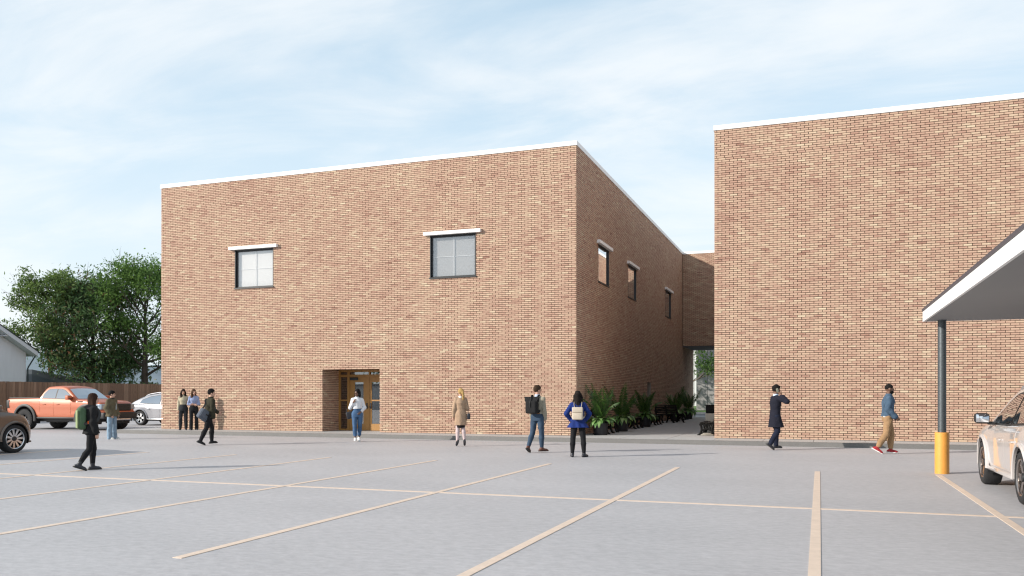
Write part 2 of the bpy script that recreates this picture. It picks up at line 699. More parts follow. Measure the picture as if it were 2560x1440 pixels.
M_WHITE = mat('white_coping', (0.82, 0.82, 0.82), 0.45, var=0.04, vscale=2)
M_DARKMETAL = mat('dark_window_metal', (0.018, 0.02, 0.022), 0.4)
M_ROOF = mat('flat_roof', (0.25, 0.25, 0.25), 0.9, var=0.2)
M_BLIND = mat('blind_bright_reflection', (0.71, 0.695, 0.675), 0.8)  # pale tone also carries the bright sky reflection of its pane
M_BLINDG = mat('blind_dim_reflection', (0.345, 0.34, 0.335), 0.8)  # same blind darkened: weaker sky reflection put into its colour
M_MUNTIN = mat('white_muntin', (0.78, 0.78, 0.78), 0.4)
M_GLASS = glass_mat('window_glass', (0.97, 0.97, 0.97), 0.14)
M_GLASS_SIDE = glass_mat('side_window_glass', (0.30, 0.31, 0.32), 0.72)
M_GLASS_DOOR = glass_mat('door_glass', (0.45, 0.45, 0.45), 0.24)
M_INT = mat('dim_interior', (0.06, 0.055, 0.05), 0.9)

YF, XL0, XL1, XR0, XR1, ZT = 28.7, -26.32, -8.04, -3.285, 13.0, 10.355
YB = 58.2
WB = BD + 0.012 - 0.003                                         # mortar face lies this far behind the brick face
w1 = (-22.54, -20.66, 5.94, 7.51)
w2 = (-13.71, -11.85, 5.94, 7.53)
DO = (-18.38, -15.84, PZ - 0.01, 2.58)
SW = [(31.85, 33.62, 5.96, 7.42), (37.25, 39.05, 5.96, 7.42), (47.0, 48.85, 5.96, 7.42)]
NICHE = (41.75, 42.72, PZ - 0.01, 2.2)

# --- left building
bl = thing('brick_building', 'tan brick building with the recessed wooden entrance and two square windows on its front', 'building', (0, 0, 0))


def holed_boxes_front(x0, x1, y0, y1, z0, z1, holes):
    """Boxes filling a wall of thickness y0..y1 round rectangular holes (x0,x1,z0,z1)."""
    xs_ = sorted({x0, x1} | {h[0] for h in holes} | {h[1] for h in holes})
    res = []
    for a, b in zip(xs_[:-1], xs_[1:]):
        hz = sorted([(h[2], h[3]) for h in holes if h[0] <= a + 1e-6 and h[1] >= b - 1e-6])
        z = z0
        for (c, d) in hz:
            if c > z:
                res.append(((a, y0, z), (b, y1, c)))
            z = max(z, d)
        if z < z1:
            res.append(((a, y0, z), (b, y1, z1)))
    return res


wf = wall_slab('front_wall', holed_boxes_front(XL0 + WB, XL1 - WB, YF + WB, YF + 0.35, PZ - 0.02, ZT, [w1, w2, (DO[0] - WB, DO[1] + WB, DO[2], DO[3] + 0.002)]), bl)
brick_face(wf, Vector((XL0, YF, 0)), Vector((1, 0, 0)), Vector((0, -1, 0)), XL1 - XL0, PZ, ZT,
           [(h[0] - XL0, h[1] - XL0, h[2], h[3]) for h in (w1, w2, DO)], 0.0, singles=lambda p: p.x > -16)
mbs = MB()
for (p, q) in holed_boxes_front(YF + 0.351, YB - WB, XL1 - 0.35, XL1 - WB, PZ - 0.02, ZT, SW + [NICHE]):
    mbs.box((p[1], p[0], p[2]), (q[1], q[0], q[2]))
ws = mbs.build('side_wall', M_MORTAR, bl)
brick_face(ws, Vector((XL1, YF + 0.012, 0)), Vector((0, 1, 0)), Vector((1, 0, 0)), YB - YF - 0.012, PZ, ZT,
           [(h[0] - YF - 0.012, h[1] - YF - 0.012, h[2], h[3]) for h in SW + [NICHE]], 0.12)
wl = wall_slab('side_wall', [((XL0 + WB, YF + 0.351, PZ - 0.02), (XL0 + 0.35, YB - WB, ZT))], bl)
brick_face(wl, Vector((XL0, YB, 0)), Vector((0, -1, 0)), Vector((-1, 0, 0)), YB - YF - 0.012, PZ, ZT, [], 0.05)
wall_slab('rear_wall', [((XL0 + 0.351, YB - 0.35, PZ - 0.02), (XL1 - 0.351, YB - WB, ZT))], bl)
MB().box((XL0 + 0.351, YF + 0.351, ZT - 0.6), (XL1 - 0.351, YB - 0.351, ZT - 0.4)).build('roof', M_ROOF, bl)


def coping(parent, x0, x1, y0, y1):
    mb = MB()
    t_ = 0.40
    mb.box((x0, y0, ZT + 0.001), (x1, y0 + t_, ZT + 0.156))
    mb.box((x0, y1 - t_, ZT + 0.001), (x1, y1, ZT + 0.156))
    mb.box((x0, y0 + t_, ZT + 0.001), (x0 + t_, y1 - t_, ZT + 0.156))
    mb.box((x1 - t_, y0 + t_, ZT + 0.001), (x1, y1 - t_, ZT + 0.156))
    return mb.build('coping', M_WHITE, parent)


coping(bl, XL0 - 0.03, XL1 + 0.03, YF - 0.03, YB + 0.03)


def window(parent, u0, u1, z0, z1, M4, label, blind=True, glass=None, cross=True, ML=None):
    """A recessed window built in wall axes: u along, d into the wall, z up; M4 takes (u, d, z) to the scene."""
    w = thing('window', None, None)
    w.parent = parent
    w.matrix_parent_inverse.identity()
    w['label'] = label
    mb = MB()
    dd = 0.13
    t_ = 0.03
    for a, b in (((u0, -0.004, z0 - 0.02), (u0 + t_, dd, z1)), ((u1 - t_, -0.004, z0 - 0.02), (u1, dd, z1)), ((u0 + t_, -0.004, z1 - t_), (u1 - t_, dd, z1))):
        mb.box(a, b, M4)
    f_ = 0.045
    i0, i1, j0, j1 = u0 + t_, u1 - t_, z0 + 0.02, z1 - t_
    for a, b in (((i0, 0.07, j0), (i0 + f_, 0.125, j1)), ((i1 - f_, 0.07, j0), (i1, 0.125, j1)), ((i0 + f_, 0.07, j1 - f_), (i1 - f_, 0.125, j1)), ((i0 + f_, 0.07, j0), (i1 - f_, 0.125, j0 + f_))):
        mb.box(a, b, M4)
    mb.build('frame', M_DARKMETAL, w)
    MB().box((u0 - 0.02, -0.045, z0 - 0.03), (u1 + 0.02, dd, z0 + 0.019), M4).build('sill', M_DARKMETAL, w)
    MB().box((u0 - 0.22, -0.13, z1 + 0.004), (u1 + 0.21, 0.02, z1 + 0.124), ML or M4).build('lintel', M_WHITE, w)
    MB().box((i0 + f_, 0.10, j0 + f_), (i1 - f_, 0.106, j1 - f_), M4).build('pane', glass or M_GLASS, w)
    if cross:
        um, zm = (u0 + u1) / 2, (z0 + z1) / 2
        MB().box((um - 0.007, 0.112, j0 + f_), (um + 0.007, 0.135, j1 - f_), M4).build('muntin', M_MUNTIN, w)
        MB().box((i0 + f_, 0.137, zm - 0.007), (i1 - f_, 0.155, zm + 0.007), M4).build('muntin', M_MUNTIN, w)
    if blind:
        MB().box((u0, 0.160, z0), (u1, 0.170, z1), M4).build('blind', blind if blind is not True else M_BLIND, w)
    else:
        MB().box((u0, 0.33, z0), (u1, 0.34, z1), M4).build('dark_room', M_INT, w)
    return w


MF = Matrix(((1, 0, 0, 0), (0, 1, 0, YF), (0, 0, 1, 0), (0, 0, 0, 1)))
window(bl, *w1, MF, 'square front window farther from the alley corner, bright sky reflection put into its pale blind')
window(bl, *w2, MF, 'square front window nearer the alley corner, dimmer sky reflection put into its grey blind', blind=M_BLINDG)
MS1 = Matrix(((0, -1, 0, XL1), (1, 0, 0, 0), (0, 0, 1, 0), (0, 0, 0, 1)))
MS = Matrix(((0, -0.55, 0, XL1), (1, 0, 0, 0), (0, 0, 1, 0), (0, 0, 0, 1)))
for h, lb in zip(SW, ('alley side window nearest the front corner, reflecting sky and brick', 'middle one of the three alley side windows', 'alley side window closest to the bridge')):
    window(bl, *h, MS, lb, blind=False, glass=M_GLASS_SIDE, cross=False, ML=MS1)

# side door niche
M_OAK = mat('oak_wood', (0.40, 0.205, 0.055), 0.5, var=0.3, vscale=4, stretch=(14, 14, 1.0))
M_BROWNDOOR = mat('brown_side_door', (0.12, 0.085, 0.065), 0.6)
sd = MB().box((XL1 - 0.22, NICHE[0], PZ), (XL1 - 0.17, NICHE[1], NICHE[3])).build('side_door', M_BROWNDOOR, bl)
MB().box((XL1 - 0.169, NICHE[1] - 0.07, PZ), (XL1 - 0.01, NICHE[1], NICHE[3])).build('jamb', mat('pale_jamb', (0.3, 0.27, 0.24), 0.7), sd)

# entrance: recess lined with brick, oak frame, two glazed leaves, sidelight and transom
YD = 29.9
rec = MB()
rec.box((DO[0] - 0.3, YF + 0.351, PZ - 0.02), (DO[0] - WB + 0.02, YD + 0.3, 2.9))
rec.box((DO[1] + WB - 0.02, YF + 0.351, PZ - 0.02), (DO[1] + 0.3, YD + 0.3, 2.9))
rec_o = rec.build('recess_wall', M_MORTAR, bl)
brick_face(rec_o, Vector((DO[0], YF + 0.02, 0)), Vector((0, 1, 0)), Vector((1, 0, 0)), YD - YF, PZ, 2.58, [], 0.1)
brick_face(rec_o, Vector((DO[1], YD + 0.02, 0)), Vector((0, -1, 0)), Vector((-1, 0, 0)), YD - YF, PZ, 2.58, [], 0.1)
MB().box((DO[0] - 0.02, YF + 0.36, 2.582), (DO[1] + 0.02, YD + 0.3, 2.7)).build('recess_soffit', mat('brown_soffit', (0.16, 0.085, 0.045), 0.7), bl)
MB().box((DO[0], YF - 0.001 + 0.06, PZ - 0.06), (DO[1], YD + 0.3, PZ - 0.001)).build('threshold', M_PAVE, bl)
ent = thing('entrance_frame', None, None)
ent.parent = bl
ent['label'] = 'golden oak entrance frame with sidelight and transom panes'
fr = MB()
zt0 = 2.30
for a, b in (((-18.38, YD, PZ), (-18.30, YD + 0.12, 2.58)), ((-17.98, YD, PZ), (-17.87, YD + 0.12, 2.58)), ((-15.92, YD, PZ), (-15.84, YD + 0.12, 2.58)),
             ((-18.30, YD, 2.50), (-17.98, YD + 0.12, 2.58)), ((-17.87, YD, 2.50), (-15.92, YD + 0.12, 2.58)),
             ((-18.30, YD, 2.30), (-17.98, YD + 0.12, 2.40)), ((-17.87, YD, 2.30), (-15.92, YD + 0.12, 2.40)),
             ((-18.30, YD, 1.33), (-17.98, YD + 0.12, 1.385)), ((-18.30, YD, PZ), (-17.98, YD + 0.12, 0.21)), ((-17.0, YD, 2.40), (-16.94, YD + 0.12, 2.50))):
    fr.box(a, b)
fr.build('mullion', M_OAK, ent)
for a, b in (((-18.30, YD + 0.05, 2.40), (-17.98, YD + 0.06, 2.50)), ((-17.87, YD + 0.05, 2.40), (-17.0, YD + 0.06, 2.50)), ((-16.94, YD + 0.05, 2.40), (-15.92, YD + 0.06, 2.50)),
             ((-18.30, YD + 0.05, 0.21), (-17.98, YD + 0.06, 1.33)), ((-18.30, YD + 0.05, 1.385), (-17.98, YD + 0.06, 2.30))):
    MB().box(a, b).build('pane', M_GLASS_DOOR, ent)
MB().box((DO[0], YD + 0.9, PZ), (DO[1], YD + 0.95, 2.6)).build('dark_lobby', M_INT, ent)
for k, (a, b, ha) in enumerate(((-17.865, -16.985, 1), (-16.975, -15.925, -1))):
    dr = thing('door', None, None)
    dr.parent = bl
    dr['label'] = ('oak door leaf behind the woman in jeans', 'oak door leaf at the recess edge')[k]
    s_ = MB()
    g0, g1 = (a + 0.235, b - 0.275) if k == 0 else (a + 0.10, b - 0.22)
    if k == 1:
        g0, g1 = -16.88, -16.10
    else:
        g0, g1 = -17.65, -17.25
    y0, y1 = YD + 0.03, YD + 0.085
    for p, q in (((a, y0, PZ + 0.01), (g0, y1, 2.295)), ((g1, y0, PZ + 0.01), (b, y1, 2.295)), ((g0, y0, 2.09), (g1, y1, 2.295)), ((g0, y0, PZ + 0.01), (g1, y1, 0.42)), ((g0, y0 + 0.004, 1.33), (g1, y1, 1.385))):
        s_.box(p, q)
    s_.build('leaf_frame', M_OAK, dr)
    for c, d in ((0.42, 1.33), (1.385, 2.09)):
        MB().box((g0, y0 + 0.025, c), (g1, y0 + 0.032, d)).build('pane', M_GLASS_DOOR, dr)
    hx = (b - 0.10) if k == 0 else (a + 0.06)
    MB().rbox((hx - 0.03, y0 - 0.022, 1.02), (hx + 0.03, y0 + 0.002, 1.25), 0.006, 1).tube([(hx, y0 - 0.03, 1.08), (hx, y0 - 0.06, 1.09), (hx - 0.09 * ha * -1, y0 - 0.06, 1.09)], 0.012, 6).build('handle', M_DARKMETAL, dr)
    cx0 = a + 0.02 if k == 0 else b - 0.42
    MB().rbox((cx0, y0 - 0.06, 2.17), (cx0 + 0.36, y0 - 0.001, 2.28), 0.008, 1).build('closer', M_DARKMETAL, dr)

# --- right building
br = thing('brick_building', 'larger looking tan brick building without windows, beside the white canopy', 'building', (0, 0, 0))
wf2 = wall_slab('front_wall', [((XR0 + WB, YF + WB, PZ - 0.02), (XR1 - WB, YF + 0.35, ZT))], br)
brick_face(wf2, Vector((XR0, YF, 0)), Vector((1, 0, 0)), Vector((0, -1, 0)), XR1 - XR0, PZ, ZT, [], 0.0,
           singles=lambda p: p.x < 5.6 and not (p.x > 3.2 and p.z < 5.0))
ws2 = wall_slab('side_wall', [((XR0 + WB, YF + 0.351, PZ - 0.02), (XR0 + 0.35, YB - WB, ZT))], br)
brick_face(ws2, Vector((XR0, YB, 0)), Vector((0, -1, 0)), Vector((-1, 0, 0)), YB - YF - 0.012, PZ, ZT, [], 0.05)
wall_slab('rear_wall', [((XR0 + 0.351, YB - 0.35, PZ - 0.02), (XR1 - WB, YB - WB, ZT))], br)
wall_slab('side_wall', [((XR1 - 0.35, YF + 0.351, PZ - 0.02), (XR1 - WB, YB - 0.351, ZT))], br)
MB().box((XR0 + 0.351, YF + 0.351, ZT - 0.6), (XR1 - 0.351, YB - 0.351, ZT - 0.4)).build('roof', M_ROOF, br)
coping(br, XR0 - 0.03, XR1 + 0.03, YF - 0.03, YB + 0.03)

# --- bridge between them
BY0, BY1, BZ = 53.2, 58.2, 4.63
bd = thing('link_bridge', 'brick bridge block spanning the alley between both brick buildings', 'bridge', (0, 0, 0))
wall_slab('bridge_wall', [((XL1 + 0.01, BY0 + WB, BZ), (XR0 - 0.01, BY0 + 0.35, ZT))], bd)
wb = bd.children[0]
wall_slab('bridge_wall', [((XL1 + 0.01, BY1 - 0.35, BZ), (XR0 - 0.01, BY1 - WB, ZT))], bd)
brick_face(wb, Vector((XL1 + 0.03, BY0, 0)), Vector((1, 0, 0)), Vector((0, -1, 0)), XR0 - XL1 - 0.06, PZ + BH * 63, ZT, [], 0.03)
MB().box((XL1 + 0.01, BY0 + 0.03, BZ - 0.02), (XR0 - 0.01, BY1 - 0.03, BZ - 0.001)).build('soffit', mat('bridge_soffit', (0.16, 0.17, 0.18), 0.8), bd)
MB().box((XL1 + 0.032, BY0 - 0.03, ZT + 0.002), (XR0 - 0.032, BY0 + 0.37, ZT + 0.15)).build('coping', M_WHITE, bd)

# ---------------------------------------------------------------- canopy over the stalls
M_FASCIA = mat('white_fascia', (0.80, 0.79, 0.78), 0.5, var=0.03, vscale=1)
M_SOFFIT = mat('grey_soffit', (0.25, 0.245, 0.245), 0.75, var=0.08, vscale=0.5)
M_CAPD = mat('dark_roof_edge', (0.06, 0.055, 0.065), 0.5)
M_POLE = mat('galvanised_pole', (0.10, 0.115, 0.125), 0.45, 0.5, var=0.35, vscale=30)
M_YEL = mat('yellow_sleeve', (0.70, 0.32, 0.06), 0.45, var=0.10, vscale=6, bump=0.05)
cp = thing('carport_canopy', 'flat white edged canopy on a grey post with a yellow sleeve', 'canopy', (0, 0, 0))
CX0, CY0, CY1, CX1, CZ = 1.97, 5.6, 19.02, 17.0, 3.05
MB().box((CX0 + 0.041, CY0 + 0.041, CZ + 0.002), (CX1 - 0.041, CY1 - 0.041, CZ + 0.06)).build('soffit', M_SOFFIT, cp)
for a, b in (((CX0, CY0, CZ), (CX0 + 0.04, CY1, CZ + 0.205)), ((CX0 + 0.04, CY1 - 0.04, CZ), (CX1, CY1, CZ + 0.205)), ((CX0 + 0.04, CY0, CZ), (CX1, CY0 + 0.04, CZ + 0.205))):
    MB().box(a, b).build('fascia', M_FASCIA, cp)
MB().box((CX0 - 0.012, CY0 - 0.012, CZ + 0.207), (CX1, CY1 + 0.012, CZ + 0.262)).build('roof_edge', M_CAPD, cp)
for (px_, py_) in ((2.286, 18.71), (2.286, 6.1), (10.8, 18.71)):
    c_ = MB().tube([(px_, py_, 0.0), (px_, py_, CZ + 0.01)], 0.078, 28, False).build('post', M_POLE, cp)
    s_ = MB().lathe([(0.0, 0.82), (0.125, 0.82), (0.132, 0.812), (0.132, 0.0)], 36, Matrix.Translation((px_, py_, 0))).build('sleeve', M_YEL, c_)

# ---------------------------------------------------------------- timber fence along the far side of the lot
M_PLANK = [mat('fence_plank_%s' % n_, c_, 0.85, var=0.45, vscale=2.5, stretch=(9, 9, 0.7), bump=0.3, bscale=30) for n_, c_ in
           (('umber', (0.27, 0.165, 0.105)), ('tan', (0.33, 0.21, 0.14)), ('dark', (0.215, 0.13, 0.085)))]
fence = thing('timber_fence', 'tall brown vertical plank fence behind the pickup truck', 'fence', (-45, 27, 0))
pl_me = []
for k in range(9):
    w_ = 0.188 + 0.006 * (k % 3)
    pl_me.append(MB().box((-0.012, 0, 0), (0.012, w_, 2.38)).mesh('plank', M_PLANK[k % 3]))
y = 0.0
while y < 31.5:
    o = link('plank', random.choice(pl_me), fence)
    o.location = (random.uniform(-0.012, 0.012), y, random.uniform(-0.012, 0.012))
    o.rotation_euler = (random.uniform(-0.002, 0.002), 0, random.uniform(-0.03, 0.03))
    y += 0.204
for z_ in (0.4, 1.3, 2.1):
    MB().box((-0.075, 0, z_), (-0.030, 31.5, z_ + 0.09)).build('rail', M_PLANK[2], fence)
for k in range(14):
    MB().box((-0.18, k * 2.4, 0), (-0.08, k * 2.4 + 0.1, 2.3)).build('post', M_PLANK[2], fence)

# ---------------------------------------------------------------- white house and the dark low roof beside it
M_STUCCO = mat('white_stucco', (0.70, 0.71, 0.77), 0.9, var=0.06, vscale=1.2, stretch=(4, 4, 0.6))
M_TRIMW = mat('grey_white_trim', (0.62, 0.63, 0.68), 0.7)
M_SLATE = mat('dark_green_roof', (0.035, 0.05, 0.05), 0.7, var=0.3, vscale=5)
hs = thing('house', 'white gabled house with dark roof edge, seen above the fence', 'house', (-54, 34, 0))
ridge_y, eave_y, sl = 2.0, 11.5, 0.57                       # local: gable wall faces +x, roof falls along +y
ez = 4.62


def roof_z(y_):
    return ez + (12.1 - y_) * sl


wall_poly = [(-7.5, 0), (eave_y, 0), (eave_y, roof_z(eave_y) - 0.32), (ridge_y, roof_z(ridge_y) - 0.32), (-7.5, roof_z(eave_y) - 0.32)]
MB().prism([(p[0], p[1]) for p in wall_poly], -9, 0, 'x').build('wall', M_STUCCO, hs)
oy = 12.1
rf_ = MB()
rf_.prism([(oy, ez + 0.02), (oy, ez + 0.10), (ridge_y, roof_z(ridge_y) + 0.10), (-8.1, ez + 0.10), (-8.1, ez + 0.02), (ridge_y, roof_z(ridge_y) + 0.02)], -9.5, 0.66, 'x')
rf_.build('roof', M_SLATE, hs)
MB().prism([(oy - 0.15, ez - 0.22), (oy - 0.15, ez + 0.018 + 0.085), (ridge_y, roof_z(ridge_y) + 0.016), (-8.0, ez + 0.016), (-8.0, ez - 0.22), (ridge_y, roof_z(ridge_y) - 0.22)], 0.58, 0.64, 'x').build('bargeboard', M_TRIMW, hs)
MB().prism([(oy - 0.15, ez - 0.22), (oy - 0.15, ez - 0.17), (ridge_y, roof_z(ridge_y) - 0.17), (-8.0, ez - 0.17), (-8.0, ez - 0.22), (ridge_y, roof_z(ridge_y) - 0.22)], -9, 0.575, 'x').build('eave_soffit', M_TRIMW, hs)
MB().box((0, 9.4, roof_z(9.4) - 0.46), (0.56, 9.62, roof_z(9.62) - 0.24)).build('purlin', M_TRIMW, hs)
MB().tube([(0.3, 12.0, ez - 0.2), (0.15, eave_y + 0.1, ez - 0.95), (0.1, eave_y + 0.06, ez - 1.1), (0.1, eave_y + 0.06, 0)], 0.05, 8).build('downpipe', M_SLATE, hs)

lr = thing('low_building', 'low building with dark slate hip roof just showing over the fence beside the house', 'building', (-58, 50, 0))
MB().box((-6, -3, 0), (3, 3.4, 2.35)).build('wall', M_STUCCO, lr)
MB().add([(-6.5, -3.5, 2.36), (3.4, -3.5, 2.36), (3.4, 4.0, 2.36), (-6.5, 4.0, 2.36), (-3, -0.6, 3.6), (0, -0.6, 3.6)],
         [(0, 1, 5, 4), (1, 2, 5), (2, 3, 4, 5), (3, 0, 4), (3, 2, 1, 0)]).build('roof', mat('slate_blue_roof', (0.04, 0.05, 0.06), 0.7), lr)

# ---------------------------------------------------------------- panel halls seen through the alley
M_PANEL = mat('white_metal_panel', (0.62, 0.62, 0.62), 0.55, var=0.05, vscale=1)
M_PANELG = mat('beige_grey_panel', (0.27, 0.26, 0.255), 0.6, var=0.06, vscale=1)


def panel_hall(name, label, x0, x1, y0, y1, h, pitch, m):
    t_ = thing(name, label, 'building', ((x0 + x1) / 2, y0, 0))
    cx_ = (x0 + x1) / 2
    MB().box((x0 - cx_ + 0.05, 0.06, 0), (x1 - cx_ - 0.05, y1 - y0, h)).build('wall', M_DARKMETAL, t_)
    n_ = int((x1 - x0) / pitch)
    me = MB().box((0.015, 0, 0.05), (pitch - 0.015, 0.055, h)).mesh('panel', m)
    for i in range(n_):
        link('panel', me, t_).location = (x0 - cx_ + i * pitch, 0, 0)
    MB().box((x0 - cx_, -0.02, h * 0.56), (x1 - cx_, 0.004, h * 0.56 + 0.05)).build('seam_strip', M_DARKMETAL, t_)
    return t_


panel_hall('panel_hall', 'white metal panel hall on the lawn beyond the alley, behind the tree', -26, -11, 124, 134, 12, 0.9, M_PANEL)
panel_hall('panel_hall', 'nearer grey beige panel hall beyond the alley, cut off by the bigger brick wall', -11.9, 2, 88, 98, 12, 1.15, M_PANELG)

# ---------------------------------------------------------------- trees
M_BARK = mat('tree_bark', (0.085, 0.068, 0.055), 0.95, var=0.5, vscale=3, stretch=(3, 3, 0.6), bump=0.5, bscale=12)
M_BARKP = mat('pale_bark', (0.20, 0.16, 0.12), 0.95, var=0.5, vscale=3, stretch=(3, 3, 0.6))


def tree(label, loc, h, crown, seed, leaf, n_limb, nleaf, lsize, trunk_r=0.28, bark=None, droop=0.0, lean=0.0, group='trees beyond the fence and alley', low=0.15, clump=0.55, elong=1.0):
    """crown: (rx, ry, z0, z1). Limbs fork from the trunk into twigs; leaves sit in clumps round twig ends."""
    rs = random.Random(seed)
    nr = np.random.default_rng(seed)
    t_ = thing('tree', label, 'tree', loc, 0, group)
    rx, ry, z0, z1 = crown
    mb = MB()
    tips = []
    fork = z0 + (z1 - z0) * low
    top = Vector((lean * 0.6, 0, z0 + (z1 - z0) * 0.72))
    tr = [Vector((0, 0, -0.2)), Vector((lean * 0.05, 0.03, fork * 0.5)), Vector((lean * 0.2, -0.05, fork)), Vector((lean * 0.4, 0.05, (fork + top.z) / 2)), top]
    mb.tube(tr, [trunk_r * 1.25, trunk_r, trunk_r * 0.85, trunk_r * 0.5, trunk_r * 0.2], 9)

    def limb(p, d, ln, r, lev):
        pts = [p]
        dd = d.copy()
        n_ = 4
        for i in range(n_):
            dd = (dd + Vector((rs.uniform(-.22, .22), rs.uniform(-.22, .22), rs.uniform(-.08, .22) - droop * 0.25))).normalized()
            pts.append(pts[-1] + dd * ln / n_)
        mb.tube(pts, [r * (1 - 0.75 * i / n_) for i in range(n_ + 1)], 6 if lev < 2 else 4, False)
        if lev >= 2:
            tips.append(pts[-1])
            tips.append(pts[-2])
            return
        for i in range(4 if lev == 0 else 3):
            q = pts[rs.choice((2, 3, 4))]
            nd = (dd + Vector((rs.uniform(-1, 1), rs.uniform(-1, 1), rs.uniform(-.45, .75) - droop))).normalized()
            limb(q, nd, ln * rs.uniform(0.45, 0.68), r * 0.42, lev + 1)

    for i in range(n_limb):
        a = i * 2.399 + rs.uniform(-.3, .3)
        f = i / max(1, n_limb - 1)
        zz_ = fork + (top.z - fork) * f
        p = Vector((lean * (0.2 + 0.4 * f), 0, zz_))
        el = rs.uniform(0.05, 0.5) + f * 0.75
        d = Vector((math.cos(a) * math.cos(el), math.sin(a) * math.cos(el), math.sin(el)))
        prof = math.sin(math.pi * min(1, 0.22 + 0.68 * f)) ** 0.7
        ln = (rx * abs(math.cos(a)) + ry * abs(math.sin(a))) * 0.62 * prof + 0.8
        limb(p, d, ln, trunk_r * 0.42 * (1 - 0.5 * f), 0)
    mb.build('trunk', bark or M_BARK, t_)
    T = np.array([tuple(p) for p in tips])
    # keep inside the crown's outline
    c = np.array([lean * 0.45, 0, (z0 + z1) / 2])
    s = np.array([rx, ry, (z1 - z0) / 2])
    q = (T - c) / s
    k = np.linalg.norm(q, axis=1)
    T = np.where((k > 1)[:, None], c + q / k[:, None] * s * nr.uniform(0.72, 1.18, (len(T), 1)), T)
    # extra clumps along the crown so that it fills unevenly
    idx = nr.integers(0, len(T), nleaf)
    spread = nr.normal(0, clump, (nleaf, 3)) * np.array([1, 1, 0.7])
    C = T[idx] + spread
    C[:, 2] = np.maximum(C[:, 2], z0 * 0.6)
    tone = np.clip(0.5 + nr.normal(0, 0.2, len(T))[idx] + nr.normal(0, 0.17, nleaf), 0, 1)
    # leaf sprays: small bent quads
    A = nr.normal(0, 1, (nleaf, 3))
    A[:, 2] -= 0.3 + droop
    A /= np.linalg.norm(A, axis=1)[:, None]
    Bv = np.cross(A, nr.normal(0, 1, (nleaf, 3)))
    Bv /= np.linalg.norm(Bv, axis=1)[:, None]
    sz = lsize * nr.uniform(0.6, 1.35, (nleaf, 1))
    A, Bv = A * sz * elong, Bv * sz * 0.42
    V = np.stack([C - A, C + Bv - A * 0.1, C + A, C - Bv - A * 0.1], 1).reshape(-1, 3)
    F = np.arange(nleaf * 4).reshape(-1, 4)
    cr = link('crown', mesh_np('crown', V, F, leaf, tone), t_)
    cr['kind'] = 'stuff'
    return t_


G1 = leaf_mat('leaf_olive', [(0.069, 0.119, 0.037), (0.125, 0.194, 0.053), (0.188, 0.263, 0.081)], 0.5, 0.85)
G2 = leaf_mat('leaf_dark', [(0.048, 0.094, 0.04), (0.073, 0.138, 0.053), (0.094, 0.175, 0.062), (0.188, 0.094, 0.05)], 0.42, 0.85)
G3 = leaf_mat('leaf_green', [(0.053, 0.112, 0.027), (0.1, 0.188, 0.043), (0.156, 0.263, 0.062)], 0.5, 0.85)
tree('airy olive green tree with open branches, standing next to the white house', (-57.4, 50.6, 0), 12.2, (2.9, 2.9, 1.8, 11.4), 3, G1, 17, 11000, 0.115, 0.20, low=0.2, clump=0.34, elong=1.3)
tree('dense dark tree with reddish drooping sprays between the other two', (-55.0, 52.4, 0), 12, (2.95, 2.95, 0.8, 10.9), 11, G2, 22, 19000, 0.125, 0.3, droop=0.35, low=0.12, clump=0.7, elong=1.5)
tree('broad green tree with a bare forked trunk beside the brick wall', (-50.6, 53.4, 0), 13.5, (3.7, 3.7, 2.6, 11.9), 23, G3, 18, 17000, 0.115, 0.30, low=0.05, clump=0.46, elong=1.1)
tree('green tree with pale crooked branches seen through the alley', (-12.2, 75, 0), 9, (4.6, 4.6, 1.6, 9.5), 31, G3, 16, 9000, 0.15, 0.22, bark=M_BARKP, low=0.1, clump=0.5)
tree('unseen green tree behind the left brick building, added to shade the panel hall', (-22.5, 77, 0), 11, (5.5, 5.5, 2.0, 12), 37, G3, 16, 9000, 0.2, 0.25, low=0.1, clump=0.7)  # hidden from view, added so its shade falls on the nearer panel hall
_src = [o for o in COL.objects if o.name.startswith('tree')]
for k_, (x_, y_, sc_, lb_) in enumerate(((-92, -22, 0.9, 'olive green tree farthest along the street side of the lot'), (-80, -34, 0.8, 'olive green tree at the street side, second along the row'),
                                         (-60, -40, 0.95, 'broad green tree at the street side behind the shed'), (-47, -46, 0.85, 'broad green tree at the street side by the shed end'))):
    o_ = copy_tree(_src[0] if k_ < 2 else _src[2])
    o_.location = (x_, y_, 0)
    o_.scale = (sc_ * 1.4, sc_ * 1.4, sc_)
    o_.rotation_euler = (0, 0, k_ * 1.7)
    o_['label'] = lb_
    o_['group'] = 'trees along the street side of the lot'
shed = thing('shed', 'long pale low shed at the street side of the lot', 'building', (-52, -30, 0), R(28))
MB().box((-13, -3, 0), (13, 3, 2.7)).build('wall', mat('pale_shed_wall', (0.6, 0.59, 0.57), 0.8), shed)
MB().box((-13.3, -3.3, 2.702), (13.3, 3.3, 2.85)).build('roof', M_ROOF, shed)
M_HEDGE = leaf_mat('leaf_hedge', [(0.02, 0.035, 0.02), (0.04, 0.065, 0.03), (0.06, 0.09, 0.04)], 0.2)
nh = 9000
hp = np.stack([rng.uniform(-90, -47, nh), rng.uniform(70, 76, nh), np.abs(rng.normal(0, 1.3, nh))], 1)
hp[:, 2] = np.minimum(hp[:, 2], 2.6 + 0.7 * np.sin(hp[:, 0] * 0.7) + 0.4 * np.sin(hp[:, 0] * 2.3))
ha = rng.normal(0, 0.2, (nh, 3))
hb = rng.normal(0, 0.14, (nh, 3))
hedge = link('shrubbery', mesh_np('shrubbery', np.stack([hp - ha, hp + hb, hp + ha, hp - hb], 1).reshape(-1, 3), np.arange(nh * 4).reshape(-1, 4), M_HEDGE, np.clip(rng.normal(.5, .25, nh), 0, 1)))
tag(hedge, kind='stuff')

